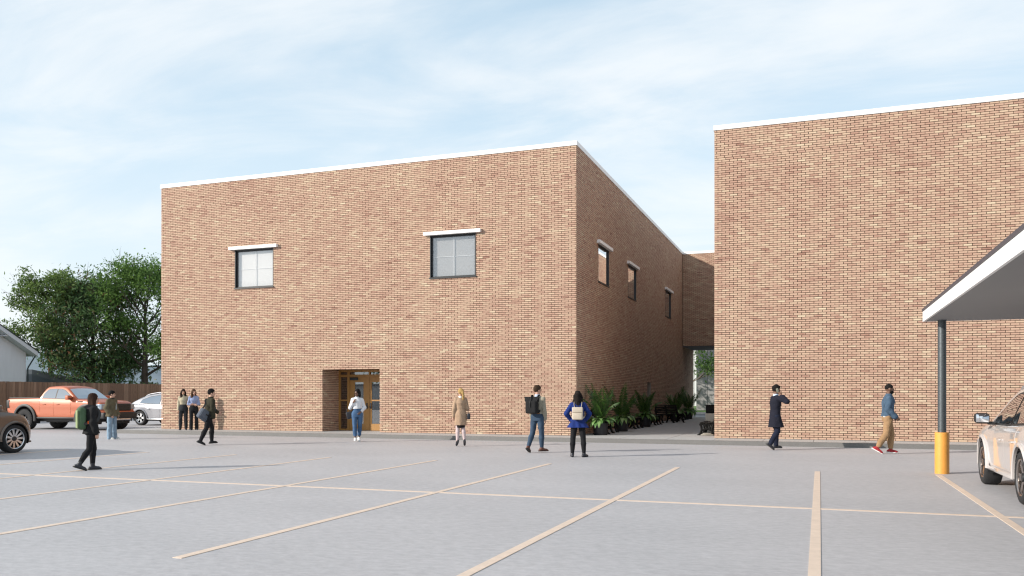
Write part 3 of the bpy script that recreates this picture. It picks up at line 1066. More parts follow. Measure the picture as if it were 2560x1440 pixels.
# ---------------------------------------------------------------- potted palms
M_POT = mat('black_planter', (0.012, 0.012, 0.016), 0.45, var=0.2, vscale=3)
M_SOIL = mat('soil', (0.03, 0.022, 0.016), 1.0)
M_FROND = leaf_mat('palm_green', [(0.022, 0.065, 0.012), (0.048, 0.115, 0.02), (0.11, 0.19, 0.038)], 0.3, 0.4)
M_LANCE = leaf_mat('lance_leaf', [(0.08, 0.18, 0.045), (0.13, 0.27, 0.07), (0.28, 0.40, 0.16)], 0.25, 0.35)


def frond_mesh(seed, ln, up, arch):
    rs = random.Random(seed)
    V, F, tn = [], [], []
    pts = []
    p = Vector((0, 0, 0))
    el = up
    n_ = 22
    for i in range(n_ + 1):
        pts.append(p.copy())
        p = p + Vector((math.cos(el), 0, math.sin(el))) * ln / n_
        el -= arch / n_ * (0.4 + 1.2 * i / n_)
    for i in range(n_):
        r = 0.010 * (1 - i / n_) + 0.002
        a, b = pts[i], pts[i + 1]
        o = len(V)
        V += [a + Vector((0, r, 0)), a - Vector((0, r, 0)), b - Vector((0, r, 0)), b + Vector((0, r, 0))]
        F.append((o, o + 1, o + 2, o + 3))
        tn.append(0.9)
        if i < 4:
            continue
        d = (b - a).normalized()
        for side in (1, -1):
            for sub in (0.0, 0.5):
                ll = 0.36 * math.sin(math.pi * (0.18 + 0.78 * i / n_)) * rs.uniform(0.8, 1.1)
                base = a.lerp(b, sub)
                dirv = (d * 0.75 + Vector((0, side * 0.75, rs.uniform(-0.25, 0.05)))).normalized()
                tip = base + dirv * ll + Vector((0, 0, -0.13 * ll / 0.3))
                mid = base + dirv * ll * 0.5
                w = d * 0.016
                o = len(V)
                V += [base, mid + w, tip, mid - w]
                F.append((o, o + 1, o + 2, o + 3))
                tn.append(min(1, max(0, rs.gauss(0.45, 0.2))))
    return mesh_np('frond', np.array([tuple(v) for v in V]), np.array(F), M_FROND, np.array(tn))


frond_me = [frond_mesh(40 + i, 1.2 + 0.10 * (i % 5), 1.54 - 0.055 * (i % 6), 0.55 + 0.24 * (i % 4)) for i in range(12)]


def lance_mesh(seed, ln):
    rs = random.Random(seed)
    P = []
    el = rs.uniform(0.35, 1.0)
    p = Vector((0, 0, 0))
    n_ = 6
    for i in range(n_ + 1):
        w = 0.078 * math.sin(math.pi * min(1, 0.06 + 0.94 * (i / n_) ** 0.9)) if i < n_ else 0.0
        P.append([p + Vector((0, w, 0.012)), p.copy(), p - Vector((0, w, -0.012))])
        p = p + Vector((math.cos(el), 0, math.sin(el))) * ln / n_
        el -= rs.uniform(0.25, 0.42)
    mb = MB().grid(P)
    V = np.array([tuple(v) for v in mb.v])
    F = np.array(mb.f)
    return mesh_np('leaf', V, F, M_LANCE, np.full(len(F), min(1, max(0, rs.gauss(0.5, 0.28)))), True)


lance_me = [lance_mesh(80 + i, 0.46 + 0.04 * (i % 5)) for i in range(14)]
PALMS = [(-7.38, 29.55, 'potted palm nearest the sunny front pavement, beside the woman in blue'),
         (-7.36, 32.9, 'second potted palm from the front, in shade by the first bench'),
         (-7.42, 38.0, 'third potted palm from the front, by the side door'),
         (-7.46, 46.8, 'fourth potted palm from the front, beyond the angled bench'),
         (-7.50, 51.9, 'farthest potted palm, close to the bridge')]
for k, (x_, y_, lb) in enumerate(PALMS):
    rs = random.Random(200 + k)
    t_ = thing('potted_palm', lb, 'plant', (x_, y_, PZ), 0, 'potted palms along the alley wall')
    MB().lathe([(0.0, 0.02), (0.235, 0.0), (0.245, 0.02), (0.262, 0.40), (0.268, 0.40), (0.268, 0.44), (0.245, 0.44), (0.24, 0.40), (0.0, 0.395)], 28, None, True).build('pot', M_POT, t_)
    MB().lathe([(0.0, 0.41), (0.237, 0.402)], 20).build('soil', M_SOIL, t_)
    for i in range(13):
        o = link('frond', rs.choice(frond_me), t_)
        a = i * 2.399 + rs.uniform(-.3, .3)
        o.location = (0.05 * math.cos(a), 0.05 * math.sin(a), 0.40)
        o.rotation_euler = (rs.uniform(-.15, .15), rs.uniform(-0.06, 0.14), a)
        s_ = rs.uniform(0.85, 1.12)
        o.scale = (s_ * 0.85, s_ * 0.85, s_)
    for i in range(44):
        o = link('leaf', rs.choice(lance_me), t_)
        a = i * 2.399 + rs.uniform(-.3, .3)
        rr = 0.20 * math.sqrt((i + 1) / 44)
        o.location = (rr * math.cos(a), rr * math.sin(a), 0.45 + rs.uniform(0, 0.10))
        o.rotation_euler = (0, rs.uniform(-0.25, 0.42), a)

# ---------------------------------------------------------------- benches and litter bin
M_IRON = mat('black_cast_iron', (0.009, 0.009, 0.009), 0.7, spec=0.15)
M_SLAT = mat('dark_bench_slat', (0.022, 0.020, 0.018), 0.75, var=0.3, vscale=8, spec=0.2)
M_STONE = mat('beige_stone', (0.30, 0.28, 0.24), 0.9, var=0.25, vscale=8)


def bench(label, x_, y_, rz, ln=1.6):
    """local: seat faces +x, length along y."""
    t_ = thing('bench', label, 'bench', (x_, y_, PZ), rz, 'benches in the alley')
    for k in range(5):
        a = 0.02 + k * 0.092
        MB().rbox((a, -ln / 2, 0.415 + 0.012 * abs(k - 2)), (a + 0.078, ln / 2, 0.445 + 0.012 * abs(k - 2)), 0.008, 1).build('seat_slat', M_SLAT, t_)
    for k in range(5):
        z_ = 0.50 + k * 0.085
        xo = -0.02 - 0.030 * k
        MB().rbox((xo - 0.015, -ln / 2, z_), (xo + 0.015, ln / 2, z_ + 0.074), 0.008, 1).build('back_slat', M_SLAT, t_)
    ys = (-ln / 2 + 0.08, 0.0, ln / 2 - 0.08)
    for yy in ys:
        mb = MB()
        # cast end: curved front and back legs, bracing and back upright
        def strap(pts, w=0.032):
            mb.tube([(p[0], yy, p[1]) for p in pts], [w * 1.5, w * 1.35] + [w * 1.35] * (len(pts) - 3) + [w * 1.5], 6)
        strap([(0.52, 0.0), (0.46, 0.06), (0.41, 0.20), (0.43, 0.32), (0.47, 0.40)])
        strap([(-0.04, 0.0), (0.02, 0.07), (0.06, 0.20), (0.03, 0.32), (-0.01, 0.42), (-0.05, 0.60), (-0.15, 0.90)])
        strap([(-0.01, 0.40), (0.2, 0.385), (0.48, 0.405)], 0.03)
        strap([(0.06, 0.17), (0.22, 0.23), (0.41, 0.18)], 0.026)
        strap([(0.22, 0.22), (0.25, 0.30), (0.33, 0.39)], 0.024)
        strap([(0.12, 0.19), (0.13, 0.30), (0.17, 0.39)], 0.022)
        mb.rbox((0.46, yy - 0.04, 0), (0.57, yy + 0.04, 0.03), 0.01, 1)
        mb.rbox((-0.09, yy - 0.04, 0), (0.02, yy + 0.04, 0.03), 0.01, 1)
        mb.build('leg_frame', M_IRON, t_)
    return t_


bench('black bench between the two potted palms nearest the front pavement', -7.78, 31.1, 0)
bench('black bench between the second and third potted palm', -7.78, 35.9, 0)
bench('black bench just past the third potted palm', -7.78, 40.6, 0)
bench('black bench turned at an angle, its whole backrest showing', -7.5, 44.3, R(-38))
bench('black bench between the two farthest potted palms', -7.78, 49.4, 0)
bR = bench('black cast iron bench against the bigger brick building, its end in the sun', -3.53, 31.35, R(180), 1.7)
MB().rbox((-0.02, 0.66, 0.0), (0.42, 0.98, 0.045), 0.015, 1).rbox((0.06, 0.72, 0.046), (0.36, 0.94, 0.085), 0.015, 1).build('footing', M_STONE, bR)
bn = thing('litter_bin', 'tall beige litter bin with a black top behind the right bench', 'bin', (-3.86, 32.75, PZ))
MB().rbox((-0.20, -0.22, 0.0), (0.20, 0.22, 0.74), 0.02, 2).build('body', mat('beige_bin', (0.42, 0.40, 0.35), 0.7, var=0.1), bn)
MB().rbox((-0.185, -0.205, 0.741), (0.185, 0.205, 1.03), 0.02, 2).rbox((-0.23, -0.25, 1.031), (0.23, 0.25, 1.06), 0.01, 1).build('hood', M_IRON, bn)

# ---------------------------------------------------------------- vehicles
M_TYRE = mat('tyre_rubber', (0.016, 0.016, 0.017), 0.85, bump=0.3, bscale=60)
M_BLACKP = mat('black_trim_plastic', (0.014, 0.014, 0.015), 0.55)
M_RIMD = mat('dark_alloy', (0.05, 0.052, 0.055), 0.35, 0.8)
M_RIML = mat('polished_alloy', (0.62, 0.62, 0.63), 0.22, 1.0)
M_RIMG = mat('bronze_alloy', (0.42, 0.37, 0.34), 0.25, 1.0)
M_CARGLASS = glass_mat('car_glass', (0.08, 0.085, 0.09), 0.55)
M_CABIN = mat('dark_cabin', (0.012, 0.012, 0.013), 0.8)
M_CHROME = mat('chrome', (0.7, 0.7, 0.7), 0.1, 1.0)
M_HEADL = mat('headlamp_lens', (0.30, 0.36, 0.42), 0.08, 0.5)
M_TAIL = mat('dark_tail_lamp', (0.05, 0.006, 0.006), 0.15)
M_MIRROR = mat('mirror_glass', (0.85, 0.87, 0.9), 0.03, 1.0)


def paint(name, col, metal=0.35, rough=0.35, coat=1.0):
    return mat(name, col, rough, metal, coat=coat)


def wheel(parent, x, y, r, w, rim_r, rimm, spokes, side, knob=False, double=False, sw=0.035, twist=0.12):
    """Axle along y; the outer face lies on the +side."""
    t_ = thing('wheel', None, None)
    t_.parent = parent
    t_.location = (x, y, r)
    t_.rotation_euler = (R(-90) * side, 0, 0)     # local +z points outward
    h = w / 2
    prof = [(rim_r, -h + 0.01), (rim_r + 0.02, -h), (r - 0.06, -h), (r - 0.025, -h + 0.012), (r - 0.004, -h + 0.04), (r, 0), (r - 0.004, h - 0.04), (r - 0.025, h - 0.012), (r - 0.06, h), (rim_r + 0.02, h), (rim_r, h - 0.01), (rim_r - 0.01, -h * 0.2)]
    ty = MB().lathe(prof, 56)
    if knob:
        for k in range(34):
            a = 2 * math.pi * k / 34
            M_ = Matrix.Rotation(a, 4, 'Z') @ Matrix.Translation((r - 0.004, 0, 0))
            ty.box((-0.02, -0.028, h * 0.35), (0.014, 0.028, h * 0.98), M_)
            ty.box((-0.02, -0.028, -h * 0.98), (0.014, 0.028, -h * 0.35), M_)
            M2 = Matrix.Rotation(a + 0.09, 4, 'Z') @ Matrix.Translation((r - 0.004, 0, 0))
            ty.box((-0.02, -0.03, -h * 0.28), (0.012, 0.03, h * 0.28), M2)
    else:
        for k in range(-2, 3):
            pass
    ty.build('tyre', M_TYRE, t_)
    rm = MB().lathe([(rim_r - 0.004, -h * 0.3), (rim_r + 0.004, h - 0.02), (rim_r - 0.012, h - 0.006), (rim_r - 0.03, h - 0.02), (rim_r - 0.035, h - 0.07)], 48)
    rm.build('rim_edge', rimm, t_)
    MB().lathe([(0.0, h - 0.11), (rim_r - 0.02, h - 0.12)], 40).build('barrel', M_RIMD if not knob else M_BLACKP, t_)
    sp = MB()
    for k in range(spokes):
        a = 2 * math.pi * k / spokes
        offs = (-0.16, 0.16) if double else (0,)
        for of in offs:
            M_ = Matrix.Rotation(a + of * (5.0 / spokes), 4, 'Z')
            a0 = 0.055
            q = [(a0, -sw * 0.8), (rim_r - 0.02, -sw * (0.75 if not double else 0.55) + twist * 0.1), (rim_r - 0.02, sw * (0.75 if not double else 0.55) + twist * 0.1), (a0, sw * 0.8)]
            v = [M_ @ Vector((p[0], p[1], z_)) for z_ in (h - 0.075, h - 0.028) for p in q]
            for i_ in (4, 7):
                v[i_] = v[i_] - Vector((0, 0, 0.018))
            sp.add(v, [(0, 3, 2, 1), (4, 5, 6, 7), (0, 1, 5, 4), (1, 2, 6, 5), (2, 3, 7, 6), (3, 0, 4, 7)])
    sp.build('spokes', rimm, t_)
    MB().lathe([(0, h - 0.022), (0.06, h - 0.026), (0.07, h - 0.06)], 20).build('hub_cap', M_RIMD, t_)
    return t_


def lerp_prof(pts, x):
    xs_ = [p[0] for p in pts]
    return float(np.interp(x, xs_, [p[1] for p in pts]))


def smooth_prof(pts, x, w=0.10):
    return sum(lerp_prof(pts, x + d * w) * k for d, k in ((-1, .15), (-.5, .22), (0, .26), (.5, .22), (1, .15)))


class Car:
    """Lofted car body. Local x forward, y to the left, z up; wheels on the ground at z = 0."""

    def __init__(self, root, xr, xf, W, deck, rocker, wheels, arch_r, roof, plan, side, smooth=0.10, hw_roof=0.62, belt_in=0.93):
        self.root, self.xr, self.xf, self.W = root, xr, xf, W
        self.deck, self.rocker, self.wheels, self.arch = deck, rocker, wheels, arch_r
        self.roof, self.plan, self.side, self.smw = roof, plan, side, smooth
        self.hwr, self.belt_in = hw_roof, belt_in

    def zt(self, x):
        return smooth_prof(self.deck, x, self.smw)

    def zb(self, x):
        return smooth_prof(self.rocker, x, 0.06)

    def hw(self, x):
        return self.W / 2 * smooth_prof(self.plan, x, 0.08)

    def sidef(self, t):
        return smooth_prof(self.side, t, 0.04)

    def arch_z(self, x):
        z = -1
        for (xw, zw) in self.wheels:
            d = abs(x - xw)
            if d < self.arch:
                z = max(z, zw + math.sqrt(self.arch ** 2 - d * d))
        return z

    def pt(self, x, z, s, off=0.0):
        """Point on the body side at x, z on side s, pushed out by off."""
        zb, zt = self.zb(x), self.zt(x)
        t = (z - zb) / max(0.05, zt - zb)
        return Vector((x, s * (self.hw(x) * self.sidef(t) + off), z))

    def stations(self, x0, x1, step=0.05):
        xs_ = set(np.linspace(x0, x1, int((x1 - x0) / step) + 2).tolist())
        for (xw, zw) in self.wheels:
            for k in range(-18, 19):
                v = xw + self.arch * math.sin(math.pi / 2 * k / 18) * 0.9999
                if x0 < v < x1:
                    xs_.add(v)
        return sorted(xs_)

    def body(self, m, nt=14, crown=0.03):
        rows = []
        for x in self.stations(self.xr, self.xf):
            zb, zt = self.zb(x), self.zt(x)
            lo = max(zb, self.arch_z(x))
            lo = min(lo, zt - 0.02)
            half = []
            for k in range(nt + 1):
                z = lo + (zt - lo) * k / nt
                half.append(self.pt(x, z, 1))
            hw = half[-1].y
            half.append(Vector((x, hw * 0.93, zt + crown * 0.35)))
            half.append(Vector((x, hw * 0.6, zt + crown * 0.8)))
            half.append(Vector((x, 0, zt + crown)))
            inner = Vector((x, half[0].y - 0.12, lo + 0.0))
            row = [inner] + half
            row = row + [Vector((p.x, -p.y, p.z)) for p in reversed(row[:-1])]
            rows.append(row)
        mb = MB().grid(rows, True)
        n = len(rows[0])
        mb.add(rows[0], [tuple(range(n))])
        mb.add(rows[-1], [tuple(range(n - 1, -1, -1))])
        o = mb.build('body', m, self.root, 32)
        return o

    def side_patch(self, name, m, x0, x1, z0f, z1f, s, off=0.006, nx=14, nz=6, edge=True, parent=None):
        """A panel that follows the body side; z0f and z1f are functions of x."""
        rows = []
        for i in range(nx + 1):
            x = x0 + (x1 - x0) * i / nx
            a, b = z0f(x), z1f(x)
            a = max(a, self.arch_z(x) + 0.004)
            rows.append([self.pt(x, a + (b - a) * k / nz, s, off) for k in range(nz + 1)])
        mb = MB().grid(rows, True, flip=(s > 0))
        if edge:
            ring = [r[0] for r in rows] + rows[-1][1:] + [r[-1] for r in reversed(rows[:-1])] + list(reversed(rows[0][1:-1]))
            inn = [p - Vector((0, s * (off + 0.012), 0)) for p in ring]
            n = len(ring)
            mb.add(ring + inn, [(i, (i + 1) % n, n + (i + 1) % n, n + i) for i in range(n)])
        return mb.build(name, m, parent or self.root, 32)

    # greenhouse
    def gh_base(self, x):
        return self.hw(x) * self.belt_in

    def gh_y(self, x, z):
        zb = self.zt(x)
        f = (z - zb) / (self.zr - zb)
        return self.gh_base(x) + (self.hwr - self.gh_base(x)) * max(0.0, f) ** 1.15

    def greenhouse(self, m, x0, x1, crown=0.035):
        self.gx0, self.gx1 = x0, x1
        self.zr = max(p[1] for p in self.roof)
        rows = []
        for x in np.linspace(x0, x1, 60):
            zb, zr = self.zt(x) - 0.01, max(self.zt(x) + 0.004, smooth_prof(self.roof, x, 0.07))
            half = []
            for k in range(6):
                z = zb + (zr - 0.045 - zb) * k / 5 if zr - zb > 0.06 else zb + (zr - zb) * k / 5 * 0.6
                half.append(Vector((x, self.gh_y(x, z), z)))
            yt = half[-1].y
            rise = min(1, (zr - zb) / 0.15)
            half += [Vector((x, yt * 0.975, zr - 0.02 * rise)), Vector((x, yt * 0.92, zr)), Vector((x, yt * 0.6, zr + crown * 0.7 * rise)), Vector((x, 0, zr + crown * rise))]
            rows.append(half + [Vector((p.x, -p.y, p.z)) for p in reversed(half[:-1])])
        mb = MB().grid(rows, True)
        n = len(rows[0])
        mb.add(rows[0], [tuple(range(n))])
        mb.add(rows[-1], [tuple(range(n - 1, -1, -1))])
        return mb.build('cabin', m, self.root, 32)

    def side_glass(self, name, x0, x1, s, zlo=0.035, zhi=0.075, m=None, off=0.006, slant0=0.0, slant1=0.0, border=0.03):
        """Window on the cabin side between x0 and x1, black surround with glass on it."""
        def rows(b, of):
            R_ = []
            for i in range(15):
                f = i / 14
                row = []
                xm = x0 + b + (x1 - x0 - 2 * b) * f
                zr = max(self.zt(xm) + 0.02, smooth_prof(self.roof, xm, 0.07) - zhi - b)
                z0 = self.zt(xm) + zlo + b
                for k in range(5):
                    z = z0 + (max(zr, z0 + 0.005) - z0) * k / 4
                    hh = (z - z0) / max(0.3, self.zr - z0)
                    x = xm + slant0 * hh * (1 - f) + slant1 * hh * f
                    row.append(Vector((x, s * (self.gh_y(x, z) + of), z)))
                R_.append(row)
            return R_
        su = MB().grid(rows(0, off), True, flip=(s > 0)).build(name + '_surround', M_BLACKP, self.root)
        MB().grid(rows(border, off + 0.004), True, flip=(s > 0)).build(name, m or M_CARGLASS, self.root)
        return su

    def screen(self, name, x0, x1, m=None, off=0.010, yf=0.86, n=14, crown=0.035):
        """Windscreen or rear window lying on the roof slope between x0 and x1."""
        rows = []
        for i in range(n + 1):
            x = x0 + (x1 - x0) * i / n
            zr = max(self.zt(x) + 0.01, smooth_prof(self.roof, x, 0.07))
            zb = self.zt(x)
            yt = self.gh_y(x, max(zb, zr - 0.045)) * yf
            rise = min(1, (zr - zb) / 0.15)
            row = []
            for k in range(-4, 5):
                f = k / 4
                row.append(Vector((x, yt * f, zr + crown * rise * (1 - f * f) * 0.95 + off)))
            rows.append(row)
        return MB().grid(rows, True, flip=True).build(name, m or M_CARGLASS, self.root)


def arch_trim(c, m, xw, zw, r0, r1, s, off=0.02, a0=-8, a1=188, depth=0.05):
    """Flared lip round a wheel arch."""
    rows = []
    for k in range(33):
        a = R(a0 + (a1 - a0) * k / 32)
        row = []
        for rr, o_ in ((r0, -0.05), (r0, off), ((r0 + r1) / 2, off + 0.012), (r1, off * 0.6), (r1 + 0.004, -0.02)):
            x, z = xw + rr * math.cos(a), zw + rr * math.sin(a)
            zc = max(z, 0.05)
            row.append(Vector((x, s * (c.hw(x) * 1.0 + o_), zc)))
        rows.append(row)
    return MB().grid(rows, True, flip=(s < 0)).build('wheel_arch', m, c.root, 40)


def wells(c, r, depth=0.34):
    """Dark wheel houses and floor under the body."""
    for (xw, zw) in c.wheels:
        for s in (1, -1):
            rows = []
            for k in range(21):
                a = R(-20 + 220 * k / 20)
                x, z = xw + r * math.cos(a), max(0.12, zw + r * math.sin(a))
                rows.append([Vector((x, s * (c.hw(xw) * 0.97), z)), Vector((x, s * (c.hw(xw) - depth), z))])
            mb = MB().grid(rows, True)
            inn = [q[1] for q in rows]
            mb.add(inn, [tuple(range(len(inn)))])
            mb.build('wheel_house', M_BLACKP, c.root)
    MB().box((c.xr + 0.35, -c.W / 2 + 0.30, 0.5 * c.zb(0) + 0.08), (c.xf - 0.35, c.W / 2 - 0.30, c.zb(0) + 0.05)).build('underbody', M_BLACKP, c.root)


def handle(parent_door, c, x, z, s, m, w=0.20):
    p = c.pt(x, z, s, 0.02)
    MB().rbox((x - w / 2, p.y - 0.018, z - 0.016), (x + w / 2, p.y + 0.018, z + 0.016), 0.012, 2).build('handle', m, parent_door)


# --- orange pickup, heading +x, its right side towards the camera
OR = paint('orange_paint', (0.42, 0.105, 0.042), 0.1, 0.45, 0.3)
tk = thing('pickup_truck', 'orange four door pickup truck with black wheel arches in front of the fence', 'pickup truck', (-32.55, 29.9, 0), 0)
AX = 1.84
c = Car(tk, -2.95, 2.72, 2.06,
        deck=[(-2.95, 1.36), (-2.90, 1.40), (-0.95, 1.42), (-0.90, 1.40), (0.6, 1.37), (1.05, 1.385), (1.2, 1.37), (2.3, 1.30), (2.58, 1.22), (2.72, 1.02)],
        rocker=[(-2.95, 0.78), (-2.6, 0.66), (-1.3, 0.58), (1.2, 0.58), (2.3, 0.62), (2.72, 0.70)],
        wheels=[(-AX, 0.47), (AX, 0.47)], arch_r=0.60,
        roof=[(-0.98, 1.42), (-0.80, 1.80), (-0.66, 1.945), (-0.2, 1.975), (0.2, 1.97), (0.45, 1.92), (0.62, 1.83), (1.28, 1.37)],
        plan=[(-2.95, 0.955), (-2.8, 0.965), (0, 0.965), (2.2, 0.965), (2.5, 0.93), (2.72, 0.84)],
        side=[(0, 0.955), (0.18, 0.985), (0.3, 0.972), (0.6, 1.0), (0.85, 0.985), (0.95, 0.965), (1.0, 0.93)], smooth=0.05, hw_roof=0.73, belt_in=0.945)
c.body(OR)
c.greenhouse(OR, -0.98, 1.30)
for s in (-1, 1):
    c.side_glass('rear_window', -0.83, -0.02, s, zlo=0.02, zhi=0.10, slant0=0.12, border=0.03)
    c.side_glass('front_window', -0.01, 0.98, s, zlo=0.02, zhi=0.10, slant1=-0.1, border=0.03)
    d1 = c.side_patch('door', OR, -0.92, -0.10, lambda x: 0.62, lambda x: c.zt(x) - 0.015, s)
    d2 = c.side_patch('door', OR, -0.088, 0.92, lambda x: 0.62, lambda x: c.zt(x) - 0.015, s)
    c.side_patch('bed_side', OR, -2.80, -0.935, lambda x: 0.68, lambda x: c.zt(x) - 0.03, s, 0.004)
    handle(d1, c, -0.66, 1.16, s, OR)
    handle(d2, c, 0.16, 1.16, s, OR)
    for xw in (-AX, AX):
        arch_trim(c, M_BLACKP, xw, 0.47, 0.585, 0.70, s, 0.045)
        wheel(tk, xw, s * 0.86, 0.465, 0.33, 0.235, M_RIMD, 6, s, knob=True, sw=0.04)
    MB().rbox((-1.15, s * 0.93 - 0.06, 0.50), (1.15, s * 0.93 + 0.06, 0.575), 0.02, 2).build('step_rail', M_BLACKP, tk)
    MB().rbox((-2.88, s * 0.90 - 0.035, 1.425), (-1.0, s * 0.90 + 0.035, 1.465), 0.012, 2).build('bed_rail', M_BLACKP, tk)
    MB().rbox((-2.975, s * 0.925 - 0.075, 0.98), (-2.80, s * 0.925 + 0.075, 1.34), 0.02, 2).build('tail_lamp', M_BLACKP, tk)
    mr_ = MB().rbox((0.80, s * 1.08 - 0.11, 1.36), (1.00, s * 1.08 + 0.13, 1.56), 0.04, 3).build('mirror', OR, tk)
    MB().rbox((0.80, s * 0.95 - 0.06, 1.38), (0.90, s * 0.95 + 0.06, 1.46), 0.02, 2).build('mirror_arm', M_BLACKP, mr_)
    MB().rbox((0.97, s * 1.08 - 0.08, 1.37), (1.012, s * 1.08 + 0.08, 1.43), 0.01, 1).build('indicator', M_BLACKP, mr_)
    MB().rbox((1.28, s * 0.955 - 0.025, 1.255), (1.62, s * 0.955 + 0.025, 1.305), 0.012, 1).build('fender_vent', M_BLACKP, tk)
    MB().rbox((2.34, s * 0.83 - 0.17, 0.93), (2.74, s * 0.83 + 0.105, 1.17), 0.03, 3).build('headlight', M_HEADL, tk)
c.screen('windscreen', 0.60, 1.24, yf=0.9)
gr = MB().rbox((2.62, -0.66, 0.86), (2.79, 0.66, 1.19), 0.03, 3).build('grille', M_BLACKP, tk)
for z_ in (0.93, 1.02, 1.11):
    MB().rbox((2.785, -0.60, z_ - 0.018), (2.802, 0.60, z_ + 0.018), 0.006, 1).build('grille_bar', M_RIMD, gr)
MB().rbox((2.45, -0.97, 0.50), (2.86, 0.97, 0.80), 0.06, 3).build('bumper', M_BLACKP, tk)
MB().rbox((2.55, -0.60, 0.43), (2.84, 0.60, 0.53), 0.03, 2).build('skid_plate', M_RIML, tk)
MB().rbox((2.60, -0.84, 0.80), (2.83, 0.84, 0.86), 0.02, 2).build('grille_lower_trim', OR, tk)
MB().rbox((-3.08, -0.9, 0.55), (-2.9, 0.9, 0.74), 0.03, 2).build('bumper', M_BLACKP, tk)
MB().box((-2.86, -0.86, 1.425), (-1.0, 0.86, 1.445)).build('bed_cover', M_BLACKP, tk)
wells(c, 0.585)
for s in (1, -1):
    MB().tube([(0.75, s * 0.3, 1.42), (1.1, s * 0.0, 1.43)], 0.012, 6).build('wiper', M_BLACKP, tk)


# --- sloping-roof SUVs: silver one behind the truck, white one under the canopy
def suv(root, body_m, rim, spokes, double, glass=None, cladding=None, sw=0.035):
    ax = 1.5
    c = Car(root, -2.48, 2.48, 2.0,
            deck=[(-2.48, 0.88), (-2.40, 1.05), (-2.1, 1.14), (-1.2, 1.095), (0.0, 1.045), (1.0, 1.035), (1.2, 1.045), (1.9, 0.985), (2.25, 0.90), (2.42, 0.78), (2.48, 0.70)],
            rocker=[(-2.48, 0.46), (-2.2, 0.36), (-1.0, 0.31), (1.0, 0.31), (2.2, 0.34), (2.48, 0.42)],
            wheels=[(-ax, 0.385), (ax, 0.385)], arch_r=0.445,
            roof=[(-2.42, 1.02), (-2.15, 1.17), (-1.7, 1.40), (-1.25, 1.575), (-0.6, 1.665), (0.0, 1.685), (0.35, 1.655), (0.7, 1.52), (1.38, 1.03)],
            plan=[(-2.48, 0.78), (-2.3, 0.90), (-1.9, 0.985), (-1.5, 1.0), (-0.7, 0.965), (0.6, 0.965), (1.5, 0.995), (1.95, 0.965), (2.3, 0.86), (2.48, 0.70)],
            side=[(0, 0.94), (0.12, 0.975), (0.3, 0.985), (0.55, 0.99), (0.78, 1.0), (0.9, 0.985), (1.0, 0.925)], smooth=0.12, hw_roof=0.60, belt_in=0.90)
    c.body(body_m)
    c.greenhouse(body_m, -2.35, 1.36)
    for s in (1, -1):
        c.side_glass('rear_window', -1.62, -0.30, s, zlo=0.025, zhi=0.075, m=glass, slant0=0.35)
        c.side_glass('front_window', -0.27, 1.02, s, zlo=0.025, zhi=0.075, m=glass, slant1=-0.25)
        d1 = c.side_patch('door', body_m, -1.16, -0.245, lambda x: 0.42, lambda x: c.zt(x) - 0.02, s, 0.005)
        d2 = c.side_patch('door', body_m, -0.233, 0.90, lambda x: 0.42, lambda x: c.zt(x) - 0.02, s, 0.005)
        handle(d1, c, -0.95, 0.86, s, body_m)
        handle(d2, c, 0.02, 0.85, s, body_m)
        for xw in (-ax, ax):
            arch_trim(c, cladding or body_m, xw, 0.385, 0.437, 0.50, s, 0.018)
            wheel(root, xw, s * 0.845, 0.385, 0.285, 0.275, rim, spokes, s, double=double, sw=sw)
        MB().rbox((-1.02, s * 0.955 - 0.03, 0.30), (1.02, s * 0.955 + 0.03, 0.375), 0.02, 2).build('sill', cladding or M_CHROME, root)
        rr = [(x, s * 0.575, smooth_prof(c.roof, x, 0.07) + 0.045) for x in np.linspace(-1.45, 0.45, 14)]
        rr[0] = (rr[0][0] - 0.05, rr[0][1], rr[0][2] - 0.05)
        rr[-1] = (rr[-1][0] + 0.05, rr[-1][1], rr[-1][2] - 0.05)
        MB().tube(rr, 0.022, 8).build('roof_rail', M_CHROME if cladding else body_m, root)
        mi = MB().rbox((0.80, s * 1.075 - 0.105, 1.085), (0.95, s * 1.075 + 0.125, 1.255), 0.05, 3).build('mirror', M_BLACKP, root)
        MB().rbox((0.792, s * 1.075 - 0.085, 1.105), (0.799, s * 1.075 + 0.105, 1.235), 0.03, 2).build('mirror_glass', M_MIRROR, mi)
        MB().rbox((0.84, s * 0.94 - 0.07, 1.06), (0.93, s * 0.94 + 0.06, 1.11), 0.02, 2).build('mirror_foot', M_BLACKP, mi)
        MB().rbox((2.12, s * 0.70 - 0.2, 0.74), (2.36, s * 0.70 + 0.13, 0.85), 0.03, 3).build('headlight', M_HEADL, root)
        MB().rbox((-2.47, s * 0.70 - 0.25, 0.92), (-2.2, s * 0.70 + 0.165, 1.02), 0.03, 3).build('tail_lamp', M_TAIL, root)
    c.screen('windscreen', 0.52, 1.30, m=glass)
    c.screen('rear_screen', -2.2, -1.45, m=glass)
    MB().rbox((2.40, -0.55, 0.42), (2.52, 0.55, 0.78), 0.05, 3).build('grille', M_BLACKP, root)
    MB().rbox((-2.54, -0.75, 0.40), (-2.35, 0.75, 0.62), 0.05, 3).build('bumper', M_BLACKP, root)
    wells(c, 0.437)
    return c


SILV = paint('silver_paint', (0.27, 0.275, 0.30), 0.5, 0.35)
sv = thing('parked_car', 'silver sport utility car half hidden by the brick building corner', 'car', (-31.74, 35.7, 0), 0)
suv(sv, SILV, M_RIML, 5, True)
WHT = paint('pearl_white_paint', (0.54, 0.505, 0.49), 0.15, 0.3)
wv = thing('parked_car', 'pearl white sport utility car parked beneath the canopy beside the yellow sleeve', 'car', (3.66, 15.27, 0), R(90))
suv(wv, WHT, M_RIMG, 5, True, cladding=WHT, sw=0.04)

